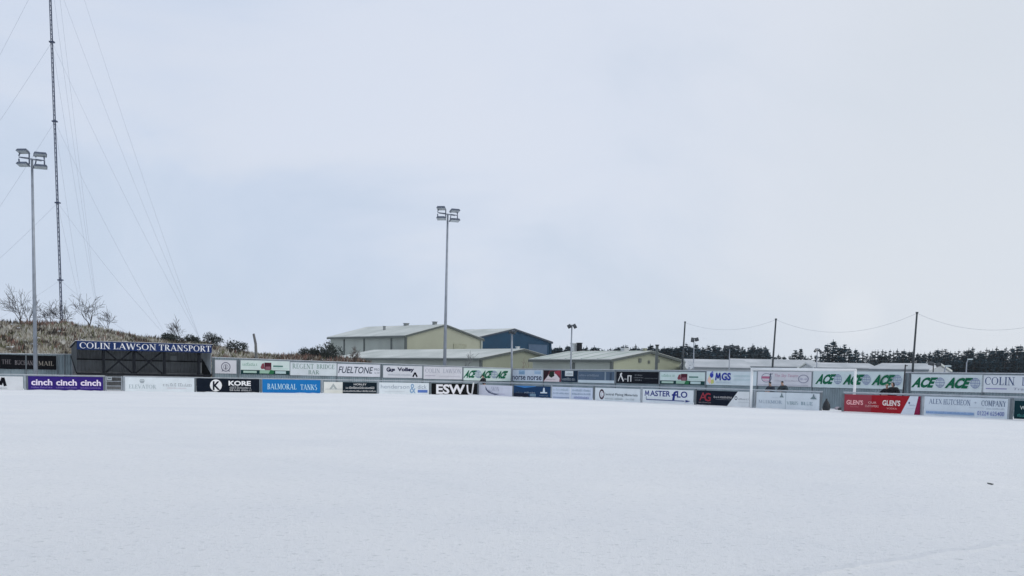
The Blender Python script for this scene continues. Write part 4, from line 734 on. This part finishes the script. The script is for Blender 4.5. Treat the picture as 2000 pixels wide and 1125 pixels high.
def place_conifer(i, px, ytop, d, wsc, label, group, rz):
    q = at(px, ytop, d); sc_ = q.z/10.1; loc = (q.x, q.y, 0)
    if not used[i]:
        used[i] = True; o = protos[i]; o.location = loc; o.rotation_euler = (0, 0, rz); o.scale = (sc_*wsc*WS, sc_*wsc*WS, sc_); o['label'] = label; o['group'] = group; return o
    return dup(protos[i], loc, rz, (sc_*wsc*WS, sc_*wsc*WS, sc_), label, group)
rc = random.Random(11)
def row(xa, xb, step, ytop, jit, d, ids, label, group, wsc=1.0):
    x = xa
    while x < xb:
        k = (x-xa)/(xb-xa); yt_ = ytop[0]+(ytop[1]-ytop[0])*k+rc.uniform(-jit, jit); place_conifer(rc.choice(ids), x, yt_, d*rc.uniform(.97, 1.04), wsc*rc.uniform(.8, 1.25), label, group, rc.uniform(0, 6.28)); x += step*rc.uniform(.6, 1.4)
row(1078, 1335, 7, (680, 677), 6, 290, (0, 1, 2, 3, 6), 'dark conifer in the wood behind the low olive roofs', 'conifers behind the low olive roofs', 1.1)
row(1076, 1335, 7, (682, 679), 3, 300, (1, 3, 6), 'dark conifer in the wood behind the low olive roofs', 'conifers behind the low olive roofs', 1.1)
row(1340, 1500, 8.5, (674, 674), 5, 290, (0, 1, 3, 6), 'tall dark conifer in the wood between the two left ball net poles', 'conifers between the two left ball net poles', .9)
row(1338, 1502, 8, (681, 680), 4, 280, (1, 3, 6), 'tall dark conifer in the wood between the two left ball net poles', 'conifers between the two left ball net poles', 1.1)
row(1340, 1500, 13, (691, 690), 3, 270, (5, 4), 'grey leafless tree in front of the dark conifers', 'grey trees before the conifers', 1.5)
row(1506, 1632, 8, (694, 695), 4, 300, (4, 5, 2, 6), 'small distant tree above the goal', 'small trees above the goal', 1.0)
for px, yt_, i, w_, lab in ((1553, 682, 3, .9, 'short bushy conifer left of the V shaped lamps'), (1565, 679, 1, .8, 'pointed conifer beside the bushy one above the goal'), (1617, 671, 3, 1.0, 'broad tall conifer at the left of the big dark clump'), (1628, 664, 1, 1.0, 'tallest conifer of the big dark clump right of the goal'), (1641, 676, 6, 1.0, 'rounded conifer in the middle of the big dark clump'), (1650, 671, 0, .9, 'narrow pointed conifer in the big dark clump'), (1659, 679, 3, .9, 'bushy conifer near the right of the big dark clump'), (1671, 681, 1, .9, 'last conifer at the right of the big dark clump')):
    place_conifer(i, px, yt_, 235, w_, lab, 'conifers of the dark clump', rc.uniform(0, 6))
row(1676, 1766, 7, (690, 684), 5, 290, (4, 5, 2, 5), 'thin greyish conifer between the dark clump and the right ball net pole', 'greyish conifers left of the right ball net pole', 1.0)
row(1766, 1955, 7.5, (686, 681), 5, 280, (5, 4, 2, 6, 0), 'greyish conifer in the dense wood at the right', 'conifers of the right wood', 1.0)
row(1720, 1960, 9, (695, 691), 4, 270, (6, 3, 5, 1), 'greyish conifer in the dense wood at the right', 'conifers of the right wood', 1.1)
row(1790, 2010, 10, (706, 702), 4, 255, (3, 6, 1), 'low dark conifer at the front of the right wood', 'front conifers of the right wood', 1.3)
row(1957, 2020, 9, (680, 676), 4, 260, (1, 0, 3), 'dark pointed conifer at the right picture edge', 'conifers at the right edge', 1.0)
row(560, 650, 8, (692, 686), 3, 320, (0, 1, 3), 'small distant conifer left of the large warehouse', 'distant conifers left of the warehouse', .9)
row(478, 568, 7, (691, 692), 2, 330, (4, 5), 'faint distant tree on the skyline left of centre', 'faint trees on the left skyline', 1.2)
for i, u_ in enumerate(used):
    if not u_:
        for c in list(protos[i].children): bpy.data.objects.remove(c)
        bpy.data.objects.remove(protos[i])
# ------------------------------------------------------------------ guyed radio mast
MD = 230; MM = mat('mast_steel', (.03, .045, .095), .6, .2); GY = mat('guy_wire', (.42, .46, .52), .5)
mb_ = at(123.5, 655, MD); mb_.z = 0; o = thing('radio_mast', mb_, 'tall thin guyed lattice radio mast on the hill at the left', 'mast'); o.rotation_euler = (0, -.0207, 0)
mw = .21; HT = 112; legs = [Vector((mw*math.cos(a_), mw*math.sin(a_), 0)) for a_ in (R(90), R(210), R(330))]
for l_ in legs:
    m = MB(); m.tube([l_, l_+Vector((0, 0, HT))], .085, 6); m.build('mast_leg', MM, o)
m = MB(); z = 0; i = 0
while z < HT-1:
    for j in range(3):
        p, q = legs[j], legs[(j+1) % 3]; m.tube([p+Vector((0, 0, z)), q+Vector((0, 0, z))], .03, 3); m.tube([p+Vector((0, 0, z)), q+Vector((0, 0, z+.9))], .03, 3)
    z += .9
m.build('lattice', MM, o)
def mast_z(y): return at(123.5-(655-y)*.035, y, MD).z
lv = [mast_z(y) for y in (547, 396, 237, 82, -80, -240)]
for z in lv:
    m = MB(); m.box((0, 0, z), (.9, .9, .25)); m.build('guy_collar', MM, o)
def anchor(px, py, d): p = at(px, py, d)-mb_; return p
anc = {'r1': anchor(393, 672, 215), 'r2': anchor(328, 664, 218), 'r3': anchor(250, 652, 222), 'f1': anchor(197, 640, 285), 'f2': anchor(170, 640, 265), 'l1': anchor(-320, 660, 215), 'l2': anchor(-185, 655, 220), 'l3': anchor(-60, 650, 224), 'k': anchor(-150, 655, 330)}
for li, an in ((5, 'r1'), (4, 'r1'), (3, 'r1'), (2, 'r2'), (1, 'r2'), (0, 'r3'), (5, 'f1'), (4, 'f1'), (3, 'f1'), (2, 'f2'), (1, 'f2'), (4, 'l1'), (3, 'l1'), (2, 'l2'), (1, 'l2'), (0, 'l3')):
    a_ = Vector((0, 0, lv[li])); b_ = anc[an]; ln_ = (b_-a_).length
    m = MB(); m.tube([a_.lerp(b_, k/14)-Vector((0, 0, ln_*.022*4*(k/14)*(1-k/14))) for k in range(15)], .026, 4); m.build('guy_wire', GY, o)
# ------------------------------------------------------------------ people behind the railing
def skin_mesh(nodes, edges, name, mt, parent, sub=1):
    me = bpy.data.meshes.new(name); me.from_pydata([n_[0] for n_ in nodes], edges, []); ob = bpy.data.objects.new(name, me); COL.objects.link(ob)
    md = ob.modifiers.new('s', 'SKIN'); sb = ob.modifiers.new('u', 'SUBSURF'); sb.levels = sub; sb.render_levels = sub
    for i, n_ in enumerate(nodes):
        sv = me.skin_vertices[0].data[i]; r_ = n_[1]; sv.radius = r_ if isinstance(r_, tuple) else (r_, r_); sv.use_root = (i == 0)
    dg = bpy.context.evaluated_depsgraph_get(); dg.update(); new = bpy.data.meshes.new_from_object(ob.evaluated_get(dg)); bpy.data.objects.remove(ob)
    new.name = name; new.materials.clear(); new.materials.append(mt); new.polygons.foreach_set('use_smooth', [True]*len(new.polygons)); r_ = bpy.data.objects.new(name, new); COL.objects.link(r_); r_.parent = parent; return r_
SKIN = mat('skin', (.42, .27, .21), .6, .08); SKH = mat('hair_dark', (.03, .025, .022), .8, .2)
def person(px, ytop, ln, off, label, jacket, trousers, hat, lean=.18, turn=0.0, side=0.0, hatform='beanie'):
    pl_ = Line(C0, RB, off) if ln is RF else Line(LA, C0, off); s, zt_ = pl_.sz(px, ytop); p = pl_.pt(s); hgt_ = zt_-.0; k = hgt_/1.78
    o = thing('person', p, label, 'person', ln.rz+turn); L_ = lambda x, y, z: Vector((x*1.18+side*max(0, z-1.0), -y-lean*max(0, z-.95)*.9, z))*k
    # y is towards the pitch; arms rest on the rail
    B = [(L_(0, 0, .96), (.15*k, .11*k)), (L_(0, 0, 1.2), (.15*k, .105*k)), (L_(0, 0, 1.4), (.17*k, .105*k)), (L_(0, .02, 1.52), .06*k), (L_(0, .05, 1.6), .075*k), (L_(0, .06, 1.7), (.078*k, .092*k)), (L_(0, .05, 1.76), .06*k)]
    E = [(0, 1), (1, 2), (2, 3), (3, 4), (4, 5), (5, 6)]
    for sg in (-1, 1):
        i = len(B); B += [(L_(sg*.19, 0, 1.42), .062*k), (L_(sg*.35, .1, 1.2), .05*k), (L_(sg*.14, .36, 1.14), .038*k), (L_(sg*.07, .43, 1.13), (.035*k, .025*k))]; E += [(2, i), (i, i+1), (i+1, i+2), (i+2, i+3)]
        for f_ in range(4): B.append((L_(sg*.05+(f_-1.5)*.022, .5-abs(f_-1.2)*.012, 1.12), .009*k)); E.append((i+3, len(B)-1))
        B.append((L_(sg*.07-sg*.06, .45, 1.14), .01*k)); E.append((i+3, len(B)-1))
        i = len(B); B += [(L_(sg*.1, 0, .86), .088*k), (L_(sg*.11, .02, .5), .06*k), (L_(sg*.12, -.02, .1), .042*k), (L_(sg*.13, .12, .03), (.045*k, .03*k))]; E += [(0, i), (i, i+1), (i+1, i+2), (i+2, i+3)]
    B.append((L_(0, .155, 1.655), .014*k)); E.append((5, len(B)-1))
    skin_mesh(B, E, 'body', SKIN, o)
    J = [(L_(0, 0, .92), (.22*k, .17*k)), (L_(0, 0, 1.2), (.23*k, .17*k)), (L_(0, 0, 1.4), (.22*k, .16*k)), (L_(0, .01, 1.5), .085*k)]; E = [(0, 1), (1, 2), (2, 3)]
    for sg in (-1, 1):
        i = len(J); J += [(L_(sg*.2, 0, 1.42), .105*k), (L_(sg*.36, .1, 1.2), .095*k), (L_(sg*.16, .34, 1.145), .06*k)]; E += [(2, i), (i, i+1), (i+1, i+2)]
    skin_mesh(J, E, 'jacket', jacket, o)
    T = [(L_(0, 0, .95), (.16*k, .125*k))]; E = []
    for sg in (-1, 1):
        i = len(T); T += [(L_(sg*.1, 0, .84), .1*k), (L_(sg*.11, .02, .5), .075*k), (L_(sg*.12, -.01, .08), .062*k)]; E += [(0, i), (i, i+1), (i+1, i+2)]
    skin_mesh(T, E, 'trousers', trousers, o)
    Hh = [(L_(0, .02, 1.66), (.1*k, .1*k)), (L_(0, .03, 1.75), (.1*k, .112*k)), (L_(0, .03, 1.8), .05*k)]
    if hatform == 'hood': Hh = [(L_(0, -.02, 1.52), .1*k), (L_(0, .0, 1.62), (.105*k, .11*k)), (L_(0, .02, 1.74), (.1*k, .11*k)), (L_(0, .02, 1.8), .05*k)]
    skin_mesh(Hh, [(i, i+1) for i in range(len(Hh)-1)], 'hat' if hatform != 'hair' else 'hair', hat, o)
JK = mat('jacket_black', (.006, .007, .011), .8, .25, 5); JN = mat('jacket_navy', (.022, .032, .05), .8, .25, 5); JG = mat('jacket_teal_grey', (.03, .045, .055), .8, .25, 5); TR = mat('trousers_dark', (.02, .022, .028), .8, .2); HB = mat('hat_black', (.012, .013, .018), .9, .2)
person(946, 732.5, RF, .75, 'person in black leaning on the railing below the corner ACE sign', JK, TR, HB, .2)
person(1507.5, 746.5, RF, .8, 'person in a dark coat behind the thin navy stanchion', JN, TR, HB, .2)
person(1533, 745, RF, .8, 'person in a dark teal jacket leaning left on the railing seen through the goal', JG, TR, SKH, .25, 0, -.05, 'hair')
person(1734, 750.5, RF, .8, 'person in a black jacket stooping at the railing above the red board', JK, TR, mat('hair_fair', (.3, .24, .17), .8, .2), .35, .2, .14, 'hair')
person(1747, 747, RF, .8, 'person in a dark hood, right one of the pair above the red board', JK, TR, HB, .15, .1, -.03, 'hood')
# ------------------------------------------------------------------ small things on the snow
p = gd(1613.5, 801.5); o = thing('black_sack', p, 'black drop shaped sack standing in the gap right of the pale twin board', 'sack'); m = MB(); n = 14; prof = [(0, 0), (.2, .01), (.235, .1), (.24, .22), (.2, .38), (.13, .52), (.07, .6), (.045, .64), (.06, .7), (0, .71)]
vs = []; rr = random.Random(4)
for r_, z in prof: vs += [((r_*(1+.08*math.sin(3*a_+z*9)))*math.cos(a_), r_*(1+.08*math.cos(2*a_))*math.sin(a_), z) for a_ in [2*math.pi*j/n for j in range(n)]]
m.add(vs, [(i*n+j, i*n+(j+1) % n, (i+1)*n+(j+1) % n, (i+1)*n+j) for i in range(len(prof)-1) for j in range(n)]); m.build('bag', mat('sack_black', (.018, .022, .028), .5, .3, 6), o, True)
m = MB(); m.tube([(.05*math.cos(a_), .05*math.sin(a_), .64) for a_ in [2*math.pi*j/10 for j in range(11)]], .015, 5); m.build('tie', mat('sack_tie', (.05, .055, .06), .6), o)
def lump(px, py, r_, name, label, cat, mt, seed, sq=.7):
    p = gd(px, py); m = MB(); q = random.Random(seed); n = 10; vs = []
    for i in range(7):
        th = math.pi*i/6
        for j in range(n): a_ = 2*math.pi*j/n; k = r_*(1+q.uniform(-.22, .22)); vs.append((k*math.sin(th)*math.cos(a_)*1.3, k*math.sin(th)*math.sin(a_), k*math.cos(th)*sq+r_*sq*.8))
    m.add(vs, [(i*n+j, i*n+(j+1) % n, (i+1)*n+(j+1) % n, (i+1)*n+j) for i in range(6) for j in range(n)]); o = m.build(name, mt, None, True); o.location = p; tag(o, label, cat)
lump(1635, 800, .14, 'bundle', 'small pale bundle lying by the fence in the gap', 'bundle', paint('a3a0ac'), 3); lump(1641, 801, .13, 'stone', 'small dark lump beside the pale bundle in the gap', 'stone', mat('stone_dark', (.06, .065, .07), .9), 9)
p = gd(1934, 947); m = MB(); m.tube([(-.055, 0, .03), (-.02, .005, .022), (.03, -.005, .012), (.055, 0, .016)], [.008, .013, .013, .006], 7); m.tube([(-.01, 0, .02), (.02, .03, .03)], [.006, .003], 5); o = m.build('twig', mat('twig', (.05, .06, .062), .8), None, True); o.location = p; tag(o, 'short dark twig lying alone on the snow at the right', 'twig')
# ------------------------------------------------------------------ thin winter air
hm = bpy.data.materials.new('haze_air'); hm.use_nodes = True; t = hm.node_tree; t.nodes.clear(); o_ = t.nodes.new('ShaderNodeOutputMaterial'); vp = t.nodes.new('ShaderNodeVolumePrincipled')
vp.inputs['Color'].default_value = (.90, .96, 1, 1); vp.inputs['Density'].default_value = .0001; vp.inputs['Anisotropy'].default_value = .2; t.links.new(vp.outputs[0], o_.inputs['Volume'])
m = MB(); m.box((0, 450, 59), (2*S+20, S+300+20, 120+2)); kind(m.build('haze', hm), 'stuff')
